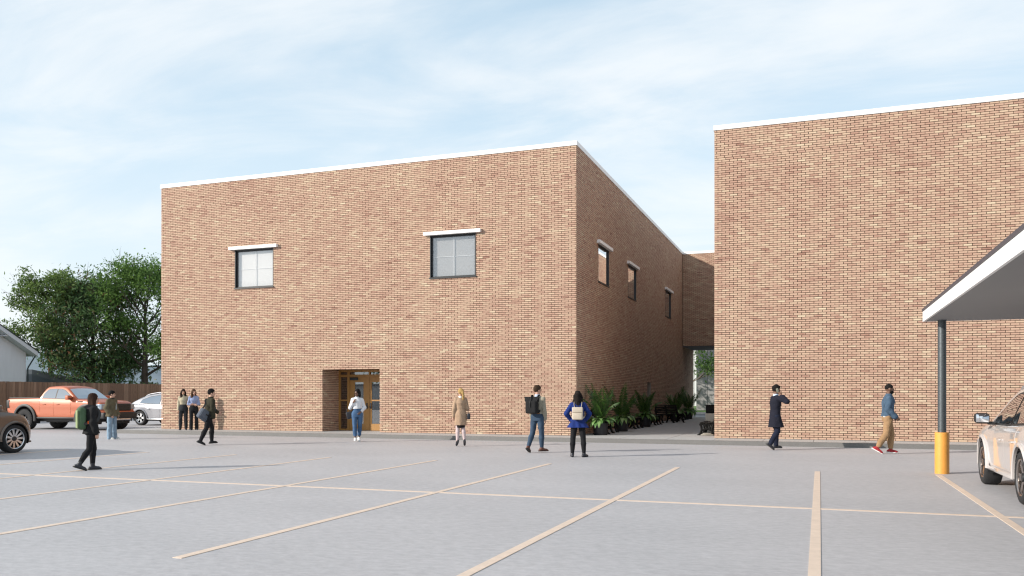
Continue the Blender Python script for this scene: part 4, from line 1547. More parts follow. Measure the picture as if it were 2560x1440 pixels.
# --- brown car in the left stall, heading +y; only its front right quarter is in view
BRN = paint('brown_paint', (0.115, 0.085, 0.065), 0.5, 0.35)
bc = thing('parked_car', 'brown metallic car with many spoked wheel, only its front quarter in view', 'car', (-21.43, 15.42, 0), R(90))
c = Car(bc, -2.5, 2.10, 2.03,
        deck=[(-2.5, 0.95), (-2.3, 1.16), (0.9, 1.12), (1.3, 1.10), (1.72, 1.03), (1.95, 0.93), (2.06, 0.78), (2.10, 0.72)],
        rocker=[(-2.5, 0.42), (-2.2, 0.33), (1.9, 0.31), (2.10, 0.30)],
        wheels=[(-1.48, 0.385), (1.48, 0.385)], arch_r=0.43,
        roof=[(-2.42, 1.16), (-2.1, 1.55), (-1.6, 1.72), (0.0, 1.78), (0.35, 1.74), (1.35, 1.10)],
        plan=[(-2.5, 0.85), (-2.2, 0.97), (0, 0.985), (1.5, 1.0), (1.75, 0.985), (1.95, 0.92), (2.10, 0.78)],
        side=[(0, 0.95), (0.2, 0.985), (0.5, 1.0), (0.8, 0.985), (0.92, 0.955), (1.0, 0.90)], smooth=0.12, hw_roof=0.66, belt_in=0.90)
c.body(BRN)
c.greenhouse(BRN, -2.4, 1.33)
for s in (1, -1):
    c.side_glass('rear_window', -1.7, -0.3, s)
    c.side_glass('front_window', -0.27, 0.95, s, slant1=-0.25)
    d1 = c.side_patch('door', BRN, -1.15, -0.245, lambda x: 0.42, lambda x: c.zt(x) - 0.02, s, 0.005)
    d2 = c.side_patch('door', BRN, -0.233, 0.92, lambda x: 0.42, lambda x: c.zt(x) - 0.02, s, 0.005)
    handle(d1, c, -0.95, 0.92, s, BRN)
    handle(d2, c, 0.0, 0.92, s, BRN)
    for xw in (-1.48, 1.48):
        arch_trim(c, BRN, xw, 0.385, 0.423, 0.485, s, 0.014)
        wheel(bc, xw, s * 0.855, 0.385, 0.285, 0.285, M_RIML, 11, s, double=True, sw=0.02)
    MB().rbox((1.78, s * 0.62 - 0.2, 0.74), (2.07, s * 0.62 + 0.13, 0.86), 0.03, 3).build('headlight', M_HEADL, bc)
    MB().rbox((1.90, s * 0.84 - 0.10, 0.26), (2.03, s * 0.84 + 0.07, 0.32), 0.03, 2).build('front_lip', BRN, bc)
    MB().rbox((0.80, s * 1.09 - 0.11, 1.12), (0.95, s * 1.09 + 0.13, 1.30), 0.05, 3).build('mirror', BRN, bc)
c.screen('windscreen', 0.5, 1.28)
MB().rbox((2.05, -0.55, 0.42), (2.14, 0.55, 0.80), 0.04, 2).build('grille', M_BLACKP, bc)
wells(c, 0.423)

# ---------------------------------------------------------------- people: signed-distance figures meshed with surface nets
def surfnet(D, lo, res):
    S = D < 0
    nx, ny, nz = D.shape
    c = [S[i:nx - 1 + i, j:ny - 1 + j, k:nz - 1 + k] for i in (0, 1) for j in (0, 1) for k in (0, 1)]
    cnt = sum(x.astype(np.int8) for x in c)
    mask = (cnt > 0) & (cnt < 8)
    cells = np.argwhere(mask)
    if len(cells) == 0:
        return np.zeros((0, 3)), np.zeros((0, 4), int)
    idx = -np.ones(mask.shape, int)
    idx[tuple(cells.T)] = np.arange(len(cells))
    pos = np.zeros((len(cells), 3))
    num = np.zeros(len(cells))
    for ax in range(3):
        for a in (0, 1):
            for b in (0, 1):
                o0 = [0, 0, 0]
                oth = [q for q in range(3) if q != ax]
                o0[oth[0]], o0[oth[1]] = a, b
                o1 = list(o0)
                o1[ax] = 1
                d0 = D[cells[:, 0] + o0[0], cells[:, 1] + o0[1], cells[:, 2] + o0[2]]
                d1 = D[cells[:, 0] + o1[0], cells[:, 1] + o1[1], cells[:, 2] + o1[2]]
                cr = (d0 < 0) != (d1 < 0)
                t = np.where(cr, d0 / np.where(cr, d0 - d1, 1), 0)
                p = np.array(o0, float)[None] + np.zeros((len(cells), 3))
                p[:, ax] = t
                pos += np.where(cr[:, None], p, 0)
                num += cr
    V = (cells + pos / num[:, None]) * res + lo
    Fs = []
    for ax in range(3):
        sl0 = [slice(None)] * 3
        sl1 = [slice(None)] * 3
        sl0[ax], sl1[ax] = slice(0, -1), slice(1, None)
        a, b = S[tuple(sl0)], S[tuple(sl1)]
        e = np.argwhere(a != b)
        u, w = [q for q in range(3) if q != ax]
        ok = (e[:, u] > 0) & (e[:, w] > 0) & (e[:, u] < D.shape[u] - 1) & (e[:, w] < D.shape[w] - 1)
        e = e[ok]
        ins = a[tuple(e.T)]

        def cell(du, dw):
            q = e.copy()
            q[:, u] += du
            q[:, w] += dw
            return idx[tuple(q.T)]
        F = np.stack([cell(-1, -1), cell(0, -1), cell(0, 0), cell(-1, 0)], 1)
        flip = ins if ax != 1 else ~ins
        F = np.where(flip[:, None], F, F[:, ::-1])
        Fs.append(F)
    F = np.concatenate(Fs)
    F = F[(F >= 0).all(1)]
    return V, F


class SDF:
    def __init__(self, lo, hi, res):
        self.lo, self.res = np.array(lo, float), res
        n = np.ceil((np.array(hi) - self.lo) / res).astype(int) + 1
        self.n = n
        self.D = np.full(n, 1.0, np.float32)
        self.ax = [self.lo[i] + np.arange(n[i]) * res for i in range(3)]

    def _win(self, a, b, pad):
        i0 = np.clip(np.floor((np.minimum(a, b) - pad - self.lo) / self.res).astype(int), 0, self.n - 1)
        i1 = np.clip(np.ceil((np.maximum(a, b) + pad - self.lo) / self.res).astype(int) + 1, 1, self.n)
        sl = tuple(slice(p, q) for p, q in zip(i0, i1))
        X, Y, Z = np.meshgrid(*[self.ax[i][sl[i]] for i in range(3)], indexing='ij', sparse=True)
        return sl, X, Y, Z

    def _merge(self, sl, d, k, sub=False):
        A = self.D[sl]
        if sub:
            self.D[sl] = np.maximum(A, -d)
        elif k <= 0:
            self.D[sl] = np.minimum(A, d)
        else:
            h = np.clip(0.5 + 0.5 * (A - d) / k, 0, 1)
            self.D[sl] = A * (1 - h) + d * h - k * h * (1 - h)

    def cap(self, a, b, ra, rb=None, k=0.015, sub=False):
        a, b = np.array(a, float), np.array(b, float)
        rb = ra if rb is None else rb
        sl, X, Y, Z = self._win(a, b, max(ra, rb) + k + 3 * self.res)
        ab = b - a
        L2 = max(1e-9, float(ab @ ab))
        t = np.clip(((X - a[0]) * ab[0] + (Y - a[1]) * ab[1] + (Z - a[2]) * ab[2]) / L2, 0, 1)
        d = np.sqrt((X - a[0] - t * ab[0]) ** 2 + (Y - a[1] - t * ab[1]) ** 2 + (Z - a[2] - t * ab[2]) ** 2) - (ra + (rb - ra) * t)
        self._merge(sl, d.astype(np.float32), k, sub)
        return self

    def ell(self, c, r, k=0.012, sub=False, yaw=0.0, pitch=0.0):
        c, r = np.array(c, float), np.array(r, float)
        m = r.max()
        sl, X, Y, Z = self._win(c, c, m + k + 3 * self.res)
        x, y, z = X - c[0], Y - c[1], Z - c[2]
        if yaw:
            x, y = x * math.cos(yaw) + y * math.sin(yaw), -x * math.sin(yaw) + y * math.cos(yaw)
        if pitch:
            y, z = y * math.cos(pitch) + z * math.sin(pitch), -y * math.sin(pitch) + z * math.cos(pitch)
        k0 = np.sqrt((x / r[0]) ** 2 + (y / r[1]) ** 2 + (z / r[2]) ** 2)
        k1 = np.sqrt((x / r[0] ** 2) ** 2 + (y / r[1] ** 2) ** 2 + (z / r[2] ** 2) ** 2)
        d = k0 * (k0 - 1) / np.maximum(k1, 1e-6)
        self._merge(sl, d.astype(np.float32), k, sub)
        return self

    def loft(self, secs, k=0.02, folds=0.0, nf=9, ph=0.0):
        """secs: (z, cx, cy, rx, ry) from low to high."""
        s = np.array(secs, float)
        m = s[:, 3:5].max()
        a = np.array([s[:, 1].min() - m, s[:, 2].min() - m, s[0, 0]])
        b = np.array([s[:, 1].max() + m, s[:, 2].max() + m, s[-1, 0]])
        sl, X, Y, Z = self._win(a, b, k + 3 * self.res)
        f = [np.interp(Z, s[:, 0], s[:, i]) for i in range(1, 5)]
        dx, dy = X - f[0], Y - f[1]
        rr = 1.0
        if folds:
            low = np.clip((s[-1, 0] - Z) / (s[-1, 0] - s[0, 0]), 0, 1) ** 1.5
            rr = 1 + folds * low * np.sin(nf * np.arctan2(dy, dx) + ph + Z * 5)
        q = np.sqrt((dx / (f[2] * rr)) ** 2 + (dy / (f[3] * rr)) ** 2)
        d = (q - 1) * np.minimum(f[2], f[3])
        d = np.maximum(d, np.maximum(s[0, 0] - Z, Z - s[-1, 0]))
        self._merge(sl, d.astype(np.float32), k)
        return self

    def cut_above(self, z):
        self.D = np.maximum(self.D, (self.ax[2] - z)[None, None, :].astype(np.float32))
        return self

    def cut_below(self, z):
        self.D = np.maximum(self.D, (z - self.ax[2])[None, None, :].astype(np.float32))
        return self

    def cut_plane(self, p, n):
        """Keep the side the normal points away from."""
        X, Y, Z = np.meshgrid(*self.ax, indexing='ij', sparse=True)
        d = (X - p[0]) * n[0] + (Y - p[1]) * n[1] + (Z - p[2]) * n[2]
        self.D = np.maximum(self.D, d.astype(np.float32))
        return self

    def ripple(self, amp, f, ph=0.0, axis=None):
        X, Y, Z = np.meshgrid(*self.ax, indexing='ij', sparse=True)
        w = np.sin(f * (Z + 0.35 * X) + ph + 2.2 * np.sin(f * 0.37 * (X - Y) + ph)) * np.sin(f * 0.6 * (X + 0.7 * Y - 0.5 * Z) + 1.3 * ph)
        self.D = self.D + (amp * w).astype(np.float32)
        return self

    def obj(self, name, m, parent):
        V, F = surfnet(self.D, self.lo, self.res)
        return link(name, mesh_np(name, V, F, m, None, True), parent)


SKIN_L = mat('skin_light', (0.56, 0.33, 0.24), 0.55, var=0.12, vscale=14)
SKIN_T = mat('skin_tan', (0.45, 0.25, 0.165), 0.55, var=0.12, vscale=14)
SKIN_D = mat('skin_dark', (0.15, 0.075, 0.046), 0.5, var=0.15, vscale=14)
M_EYE = mat('eye_dark', (0.02, 0.015, 0.012), 0.3)
M_LIP = mat('lips', (0.33, 0.10, 0.085), 0.5)


def cloth(name, col, var=0.25, bump=0.5, vs=9, bs=22, rough=0.9, stretch=(1, 1, 0.6)):
    return mat('cloth_' + name, col, rough, var=var, vscale=vs, bump=bump, bscale=bs, spec=0.2, stretch=stretch)


def hair_mat(name, col):
    return mat('hair_' + name, col, 0.75, var=0.5, vscale=30, bump=0.3, bscale=50, stretch=(3, 3, 0.35), spec=0.12)


def uv(v):
    v = Vector(v)
    return v.normalized()


class Person:
    """Local axes: y forward, x to the figure's right, z up. Lengths are fractions of the height."""

    def __init__(self, label, loc, rz, H, pose, female=False, skin=SKIN_L, build=1.0, name='person'):
        self.H, self.f, self.build, self.skin = H, female, build, skin
        self.root = thing(name, label, 'person', loc, rz, None)
        f = female
        self.hipx = 0.050 if not f else 0.052
        self.shx = (0.101 if not f else 0.086) * (0.5 + 0.5 * build)
        P = dict(th_r=(0.05, 0.03, -1), sh_r=(0.02, -0.04, -1), th_l=(0.05, 0.03, -1), sh_l=(0.02, -0.04, -1), fp_r=0, fp_l=0, to_r=6, to_l=6,
                 ua_r=(0.12, 0.0, -1), fa_r=(0.05, 0.22, -1), ua_l=(0.12, 0.0, -1), fa_l=(0.05, 0.22, -1), lean=(0, 0.0), head=0, nod=0, hand_r=None, hand_l=None, curl=0.6)
        P.update(pose)
        self.P = P
        J = {}
        J['pel'] = np.array([0, 0, 0.525])
        lx, ly = P['lean']
        J['waist'] = np.array([lx * 0.25, ly * 0.25, 0.61])
        J['chest'] = np.array([lx * 0.65, ly * 0.65, 0.725])
        J['neck'] = np.array([lx * 1.0, ly * 1.0, 0.835])
        J['head'] = np.array([lx * 1.15, ly * 1.15 + 0.012, 0.93])
        for s, q in ((1, 'r'), (-1, 'l')):
            def dv(key):
                v = np.array(P[key + '_' + q], float)
                v[0] *= s
                return v / np.linalg.norm(v)
            hip = np.array([s * self.hipx, 0, 0.515])
            kn = hip + dv('th') * 0.243
            an = kn + dv('sh') * 0.238
            J['hip' + q], J['kn' + q], J['an' + q] = hip, kn, an
            shd = np.array([lx * 0.95 + s * self.shx, ly * 0.95 - 0.004, 0.795])
            el = shd + dv('ua') * 0.165
            wr = el + dv('fa') * 0.145
            J['sh' + q], J['el' + q], J['wr' + q] = shd, el, wr
            J['hd' + q] = dv('fa') if P['hand_' + q] is None else np.array(P['hand_' + q], float) / np.linalg.norm(P['hand_' + q])
            # foot frame
            pt = R(P['fp_' + q])
            to = R(P['to_' + q]) * s
            fw = np.array([math.sin(to) * math.cos(pt), math.cos(to) * math.cos(pt), -math.sin(pt)])
            upv = np.array([math.sin(to) * math.sin(pt), math.cos(to) * math.sin(pt), math.cos(pt)])
            J['ff' + q], J['fu' + q] = fw, upv
        lowest = 9
        for q in 'rl':
            for along in (-0.045, 0.075, 0.105):
                p = J['an' + q] - J['fu' + q] * 0.042 + J['ff' + q] * along
                lowest = min(lowest, p[2])
        for kk in J:
            if kk[:2] not in ('ff', 'fu', 'hd'):
                J[kk] = J[kk] - np.array([0, 0, lowest])
        # centre the stance over the root
        mid = (J['anr'] + J['anl']) / 2
        off = np.array([mid[0], mid[1], 0])
        for kk in J:
            if kk[:2] not in ('ff', 'fu', 'hd'):
                J[kk] = J[kk] - off
        self.dz = -lowest
        self.J = {k_: (v * H if k_[:2] not in ('ff', 'fu', 'hd') else v) for k_, v in J.items()}

    def field(self, parts, res=0.011, pad=0.16):
        P_ = np.array([self.J[p] for p in parts])
        lo, hi = P_.min(0) - pad, P_.max(0) + pad
        return SDF(lo, hi, res)

    ALL = ['head', 'neck', 'pel', 'anr', 'anl', 'knr', 'knl', 'elr', 'ell', 'wrr', 'wrl', 'shr', 'shl']

    def torso_secs(self, off=0.0, z0=0.47, z1=0.845):
        H, J = self.H, self.J
        lx, ly = self.P['lean']
        b = self.build
        if self.f:
            S = [(0.46, .086, .064), (0.52, .097, .069), (0.56, .090, .064), (0.62, .070, .053), (0.68, .078, .058), (0.735, .088, .072), (0.775, .086, .060), (0.805, .066, .046), (0.832, .036, .034), (0.855, .028, .03)]
        else:
            S = [(0.46, .086, .062), (0.52, .092, .066), (0.57, .088, .062), (0.62, .085, .060), (0.68, .095, .065), (0.735, .106, .071), (0.775, .102, .062), (0.808, .074, .048), (0.832, .042, .038), (0.855, .032, .032)]
        out_ = []
        base = self.J['pel'] - np.array([0, 0, 0.525 * H])
        for (z, rx, ry) in S:
            if z0 <= z <= z1:
                f = max(0, (z - 0.525) / 0.31)
                out_.append((z * H + base[2], base[0] + lx * f * H, base[1] + ly * f * H, rx * H * b + off, ry * H * b + off))
        return out_

    def head_pts(self, d, x, y, z):
        """A point of the head (fractions, head centre = eye line) turned by the head's yaw."""
        a = R(self.P['head'])
        n = R(self.P['nod'])
        y2 = y * math.cos(n) + z * math.sin(n)
        z2 = -y * math.sin(n) + z * math.cos(n)
        return self.J['head'] + self.H * np.array([x * math.cos(a) + y2 * math.sin(a), -x * math.sin(a) + y2 * math.cos(a), z2])

    def body(self, skirt=False):
        H, J, b = self.H, self.J, self.build
        s = self.field(self.ALL, 0.0105, 0.17)
        f = self.f
        lb = (0.5 + 0.5 * b)
        s.loft(self.torso_secs(-0.006), 0.02)
        s.cap(J['neck'] + np.array([0, 0, -0.01 * H]), J['head'] + np.array([0, -0.012 * H, -0.02 * H]), (0.030 if not f else 0.026) * H, (0.029 if not f else 0.025) * H, 0.02)
        yaw = -R(self.P['head'])
        hp = lambda x, y, z: self.head_pts(s, x, y, z)
        s.ell(hp(0, -0.010, 0.014), np.array([.0445, .056, .055]) * H, 0.01, yaw=yaw)
        s.ell(hp(0, 0.012, -0.030), np.array([.034, .038, .036]) * H, 0.022, yaw=yaw)
        s.ell(hp(0, 0.030, -0.054), np.array([.016, .014, .012]) * H, 0.018, yaw=yaw)
        s.cap(hp(0, 0.046, 0.004), hp(0, 0.058, -0.018), 0.006 * H, 0.0085 * H, 0.010)
        s.cap(hp(-0.022, 0.040, 0.010), hp(0.022, 0.040, 0.010), 0.008 * H, None, 0.012)
        for e in (-1, 1):
            s.ell(hp(e * 0.045, -0.006, -0.006), np.array([.008, .014, .019]) * H, 0.008, yaw=yaw)
            s.ell(hp(e * 0.019, 0.055, 0.000), np.array([.010, .010, .006]) * H, 0, True, yaw=yaw)
        for sg, q in ((1, 'r'), (-1, 'l')):
            s.cap(J['sh' + q], J['neck'] + np.array([0, 0, -0.016 * H]), 0.026 * H, 0.025 * H, 0.03)
            s.cap(J['sh' + q], J['el' + q], 0.030 * H * lb, 0.023 * H * lb, 0.02)
            s.cap(J['el' + q], J['wr' + q], 0.0235 * H * lb, 0.0155 * H, 0.012)
            s.cap(J['hip' + q], J['kn' + q], 0.052 * H * lb, 0.033 * H * lb, 0.03)
            m = J['kn' + q] * 0.68 + J['an' + q] * 0.32 + np.array([0, -0.006 * H, 0])
            s.cap(J['kn' + q], m, 0.031 * H * lb, 0.034 * H * lb, 0.018)
            s.cap(m, J['an' + q], 0.034 * H * lb, 0.020 * H, 0.018)
            an, fw, fu = J['an' + q], J['ff' + q], J['fu' + q]
            s.cap(an - fu * 0.022 * H - fw * 0.03 * H, an - fu * 0.028 * H + fw * 0.085 * H, 0.018 * H, 0.014 * H, 0.015)
            # hand: palm, four unequal fingers bent at the knuckle, thumb off the side of the palm
            wr, hd = J['wr' + q], J['hd' + q]
            side = np.cross(hd, np.array([sg * 1.0, 0.25, 0.0]))
            side = side / np.linalg.norm(side)              # across the palm, thumb side
            if side[1] < 0 and abs(hd[2]) > 0.5:
                side = -side
            nrm = np.cross(side, hd)
            if nrm[0] * sg > 0:
                nrm = -nrm                                   # palm faces the body
            pk = wr + hd * 0.048 * H
            s.cap(wr, pk + side * 0.010 * H, 0.0135 * H, 0.0125 * H, 0.008)
            s.cap(wr, pk - side * 0.010 * H, 0.0135 * H, 0.0115 * H, 0.008)
            cu = self.P['curl']
            for k_, ln in enumerate((0.040, 0.045, 0.042, 0.033)):
                b0 = pk + side * (0.0165 - 0.011 * k_) * H
                d1 = hd * math.cos(cu * 0.5) + nrm * math.sin(cu * 0.5)
                b1 = b0 + d1 * ln * 0.5 * H
                d2 = hd * math.cos(cu * 1.3) + nrm * math.sin(cu * 1.3)
                b2 = b1 + d2 * ln * 0.5 * H
                s.cap(b0, b1, 0.0058 * H, 0.0054 * H, 0.003)
                s.cap(b1, b2, 0.0054 * H, 0.0046 * H, 0.003)
            t0 = wr + hd * 0.014 * H + side * 0.012 * H
            t1 = t0 + (hd * 0.55 + side * 0.65 + nrm * 0.35) * 0.028 * H
            t2 = t1 + (hd * 0.9 + side * 0.2 + nrm * 0.3) * 0.022 * H
            s.cap(t0, t1, 0.0075 * H, 0.0065 * H, 0.005)
            s.cap(t1, t2, 0.0062 * H, 0.005 * H, 0.003)
        o = s.obj('body', self.skin, self.root)
        eye = MB()
        for e in (-1, 1):
            c_ = hp(e * 0.019, 0.0455, 0.0)
            eye = MB().lathe([(0, -0.006 * H), (0.005 * H, -0.003 * H), (0.006 * H, 0), (0.005 * H, 0.003 * H), (0, 0.006 * H)], 8, Matrix.Translation(Vector(c_)))
            eye.build('eye', M_EYE, self.root)
        l0, l1 = hp(-0.013, 0.0455, -0.036), hp(0.013, 0.0455, -0.036)
        MB().tube([l0, (l0 + l1) / 2 + (hp(0, 0.05, -0.037) - hp(0, 0.0455, -0.036)), l1], [0.002 * H, 0.005 * H, 0.002 * H], 6).build('mouth', M_LIP if self.skin is not SKIN_D else mat('lips_dark', (0.09, 0.035, 0.03), 0.5), self.root)
        return o

    def trousers(self, m, off=0.012, flare=0.0, hem=0.06, top=0.60, rip=0.004, name='trousers', cuff=0.0):
        H, J = self.H, self.J
        s = self.field(['pel', 'waist', 'anr', 'anl', 'knr', 'knl'], 0.0105, 0.16)
        lb = 0.5 + 0.5 * self.build
        s.loft(self.torso_secs(off * 0.8, 0.46, 0.63), 0.02)
        for sg, q in ((1, 'r'), (-1, 'l')):
            s.cap(J['hip' + q], J['kn' + q], 0.053 * H * lb + off, 0.034 * H * lb + off, 0.022)
            an = J['an' + q]
            end = an + (J['kn' + q] - an) / np.linalg.norm(J['kn' + q] - an) * hem * H * 0.3
            m_ = J['kn' + q] * 0.68 + an * 0.32 + np.array([0, -0.006 * H, 0])
            s.cap(J['kn' + q], m_, 0.033 * H * lb + off, 0.036 * H * lb + off, 0.015)
            if hem < 0.25:
                s.cap(m_, end, 0.036 * H * lb + off, 0.0235 * H + off + flare, 0.015)
            else:
                s.cap(m_, m_ * 0.45 + an * 0.55, 0.036 * H * lb + off, 0.028 * H + off + flare, 0.015)
        if rip:
            s.ripple(rip, 46 / H, H * 7)
        pelz = J['pel'][2]
        s.cut_above(pelz + (top - 0.525) * H)
        for sg, q in ((1, 'r'), (-1, 'l')):
            pass
        # hems: cut each leg across its own shank
        o = s.obj(name, m, self.root)
        return o

    def shoes(self, m, sole=None, boot=0.0, heel=0.0, thick=0.0, sole_h=0.014):
        H, J = self.H, self.J
        for q in 'rl':
            an, fw, fu = J['an' + q], J['ff' + q], J['fu' + q]
            base = an - fu * 0.042 * H
            s = SDF(an - 0.24, an + 0.24, 0.0095)
            g = 1 + thick
            s.cap(base + fu * 0.020 * H - fw * 0.028 * H, base + fu * 0.026 * H + fw * 0.02 * H, 0.0225 * H * g, 0.024 * H * g, 0.01)
            s.cap(base + fu * 0.026 * H + fw * 0.02 * H, base + fu * 0.017 * H + fw * 0.075 * H, 0.024 * H * g, 0.0215 * H * g, 0.012)
            s.cap(base + fu * 0.017 * H + fw * 0.075 * H, base + fu * 0.014 * H + fw * 0.095 * H, 0.0215 * H * g, 0.016 * H * g, 0.012)
            if not heel:
                s.cap(base + fu * 0.03 * H - fw * 0.012 * H, an + fu * 0.006 * H, 0.025 * H, 0.026 * H, 0.012)
            if boot:
                d = J['kn' + q] - an
                d = d / np.linalg.norm(d)
                s.cap(an, an + d * boot * H, 0.028 * H, 0.030 * H, 0.012)
                s.cut_plane(an + d * boot * H, d)
            s.cut_plane(base, -fu)
            o = s.obj('shoe', m, self.root)
            if heel:
                hb = base - fw * 0.036 * H
                MB().tube([hb, hb - fu * heel * H], [0.010 * H, 0.005 * H], 8).build('heel', m, o)
            if sole is not None:
                s2 = SDF(an - 0.24, an + 0.24, 0.0095)
                s2.cap(base - fw * 0.034 * H, base + fw * 0.05 * H, 0.026 * H * g, 0.027 * H * g, 0.01)
                s2.cap(base + fw * 0.05 * H, base + fw * 0.098 * H, 0.027 * H * g, 0.019 * H * g, 0.01)
                s2.cut_plane(base - fu * 0.001, -fu)
                s2.cut_plane(base + fu * sole_h * H, fu)
                s2.obj('sole', sole, o)

    def top(self, m, off=0.016, hem=0.52, collar=0.845, sleeve=1.0, flare=None, folds=0.0, nf=9, rip=0.004, name='jacket', puff=0.0, sl_off=None, cuffs=True, res=0.0105):
        """Jacket, coat or shirt; hem and collar as fractions of the height, sleeve as a share of the arm."""
        H, J, b = self.H, self.J, self.build
        s = self.field(['pel', 'neck', 'elr', 'ell', 'wrr', 'wrl', 'shr', 'shl', 'knr', 'knl'], res, 0.27)
        base = J['pel'] - np.array([0, 0, 0.525 * H])
        secs = self.torso_secs(off, 0.5 if hem < 0.5 else hem - 0.02, 0.85)
        if hem < 0.5:
            z5 = [x for x in secs]
            fl = flare or (0.10, 0.08)
            hipr = z5[0]
            mid = ((J['knr'] + J['knl']) / 2 - J['pel'])
            sh = mid[1] / max(0.1, -mid[2])
            dz = (0.525 - hem) * H
            lowsec = (hem * H + base[2], base[0], base[1] + sh * dz * 0.6, fl[0] * H * b + off, fl[1] * H * b + off)
            secs = [lowsec] + z5
        elif flare:
            x = secs[0]
            secs[0] = (x[0], x[1], x[2], flare[0] * H * b + off, flare[1] * H * b + off)
        s.loft(secs, 0.02, folds, nf, H)
        s.cut_below(hem * H + base[2])
        lb = 0.5 + 0.5 * b
        so = off if sl_off is None else sl_off
        for q in 'rl':
            s.cap(J['sh' + q], J['neck'] + np.array([0, 0, -0.016 * H]), 0.025 * H + off * 0.7, 0.027 * H + off * 0.5, 0.03)
            s.cap(J['sh' + q], J['el' + q], 0.0285 * H * lb + so * 0.8, 0.0245 * H * lb + so, 0.02)
            if sleeve > 0.55:
                e = J['el' + q] + (J['wr' + q] - J['el' + q]) * min(1.0, (sleeve - 0.5) * 2 * 0.97)
                s.cap(J['el' + q], e, 0.0255 * H * lb + so + puff, 0.0185 * H + so + puff * 1.1, 0.015)
        if rip:
            s.ripple(rip, 40 / H, H * 3)
        # neck opening
        nk, hd = J['neck'], J['head']
        s.cap(nk + np.array([0, 0.008 * H, 0.012 * H]), hd, 0.030 * H, 0.034 * H, 0, True)
        s.cut_above((collar * H) + base[2])
        return s.obj(name, m, self.root)

    def collar(self, m, z0=0.828, z1=0.868, r=0.041, tilt=0.0, name='collar', gap=False):
        H, J = self.H, self.J
        nk = J['neck']
        d = J['head'] - nk
        d = d / np.linalg.norm(d)
        rows = []
        n = 22
        for k in range(n + 1):
            a = 2 * math.pi * k / n
            rr = []
            for t, w in ((0, 1.15), (0.55, 1.0), (1.0, 1.06), (0.95, 0.93), (0.4, 0.86)):
                z = (z0 + (z1 - z0) * t - 0.835) * H
                fr = max(0, math.cos(a))
                c_ = nk + d * (z - fr * fr * 0.010 * H)
                rr.append(Vector(c_) + Vector((math.sin(a) * r * w * H, math.cos(a) * r * w * 1.02 * H, 0)))
            rows.append(rr)
        return MB().grid(rows, True).build(name, m, self.root, 0)

    def hair(self, m, style, vol=1.0, rip=0.004, length=0.70):
        H, J = self.H, self.J
        a = R(self.P['head'])
        yaw = -a
        lo = J['head'] - np.array([0.22, 0.24, (0.93 - length) * H + 0.08])
        hi = J['head'] + np.array([0.22, 0.22, 0.20])
        s = SDF(lo, hi, 0.0085)
        hp = lambda x, y, z: self.head_pts(s, x, y, z)
        g = (1.0 + 0.08 * vol) if style != 'fade' else 0.985
        s.ell(hp(0, -0.011, 0.016 + 0.003 * vol), np.array([.0465, .058, .0575]) * H * g, 0.01, yaw=yaw)
        if style == 'short':
            s.ell(hp(0, 0.016, 0.050), np.array([.034, .034, .018]) * H * g, 0.012, yaw=yaw)
            s.ell(hp(0, 0.050, -0.022), np.array([.060, .058, .048]) * H, 0, True, yaw=yaw)
            s.ell(hp(0, -0.015, -0.066), np.array([.08, .09, .045]) * H, 0, True, yaw=yaw)
        elif style == 'fade':
            s.ell(hp(0, 0.052, -0.025), np.array([.060, .056, .052]) * H, 0, True, yaw=yaw)
            s.ell(hp(0, -0.015, -0.050), np.array([.08, .09, .050]) * H, 0, True, yaw=yaw)
        elif style in ('long', 'bob'):
            zt = (length - 0.93)
            w = 0.030 * vol
            for e in (-1, 1):
                s.cap(hp(e * 0.030, -0.012, 0.0), hp(e * 0.042, -0.012, zt * 0.55), w * H, w * 1.05 * H, 0.02)
                if style == 'long':
                    s.cap(hp(e * 0.040, -0.008, zt * 0.5), hp(e * 0.040, 0.010 if self.P.get('hairfront') else -0.02, zt), w * H, w * 0.6 * H, 0.02)
            s.cap(hp(0, -0.034, 0.0), hp(0, -0.046, zt * 0.95), 0.038 * H * vol, 0.034 * H * vol, 0.025)
            s.ell(hp(0, 0.052, -0.020), np.array([.033, .045, .050]) * H, 0, True, yaw=yaw)
        elif style == 'pony':
            s.ell(hp(0, 0.050, -0.024), np.array([.060, .060, .050]) * H, 0, True, yaw=yaw)
            s.ell(hp(0, -0.02, -0.075), np.array([.08, .08, .040]) * H, 0, True, yaw=yaw)
            s.cap(hp(0.012, -0.062, 0.030), hp(0.022, -0.080, -0.01), 0.017 * H, 0.021 * H, 0.012)
            s.cap(hp(0.022, -0.080, -0.01), hp(0.028, -0.078, -0.07), 0.022 * H, 0.024 * H, 0.012)
            s.cap(hp(0.028, -0.078, -0.07), hp(0.030, -0.074, -0.128), 0.024 * H, 0.014 * H, 0.012)
        if rip:
            X, Y, Z = np.meshgrid(*s.ax, indexing='ij', sparse=True)
            s.D = s.D + (rip * np.sin(150 * X + 25 * np.sin(9 * Z)) * np.sin(130 * Y + 20 * np.sin(11 * Z + 1)) + rip * 0.8 * np.sin(38 * Z + 30 * X + 22 * Y)).astype(np.float32)
        return s.obj('hair', m, self.root)

    def world(self, p):
        """A local point in scene space."""
        v = Matrix.Rotation(self.root.rotation_euler.z, 4, 'Z') @ Vector(p)
        return v + self.root.location

    def holder(self, name, label, cat):
        """A separate top-level thing (a bag, a phone) sharing this figure's axes."""
        return thing(name, label, cat, self.root.location, self.root.rotation_euler.z)


def face(px, phi):
    """Turn about z for a figure standing at bearing px that faces phi degrees clockwise from straight away."""
    return R(CAM_YAW - math.degrees(math.atan((px - 1280) / 2113.7)) - phi)


def at(px, py, z=0.0):
    return None

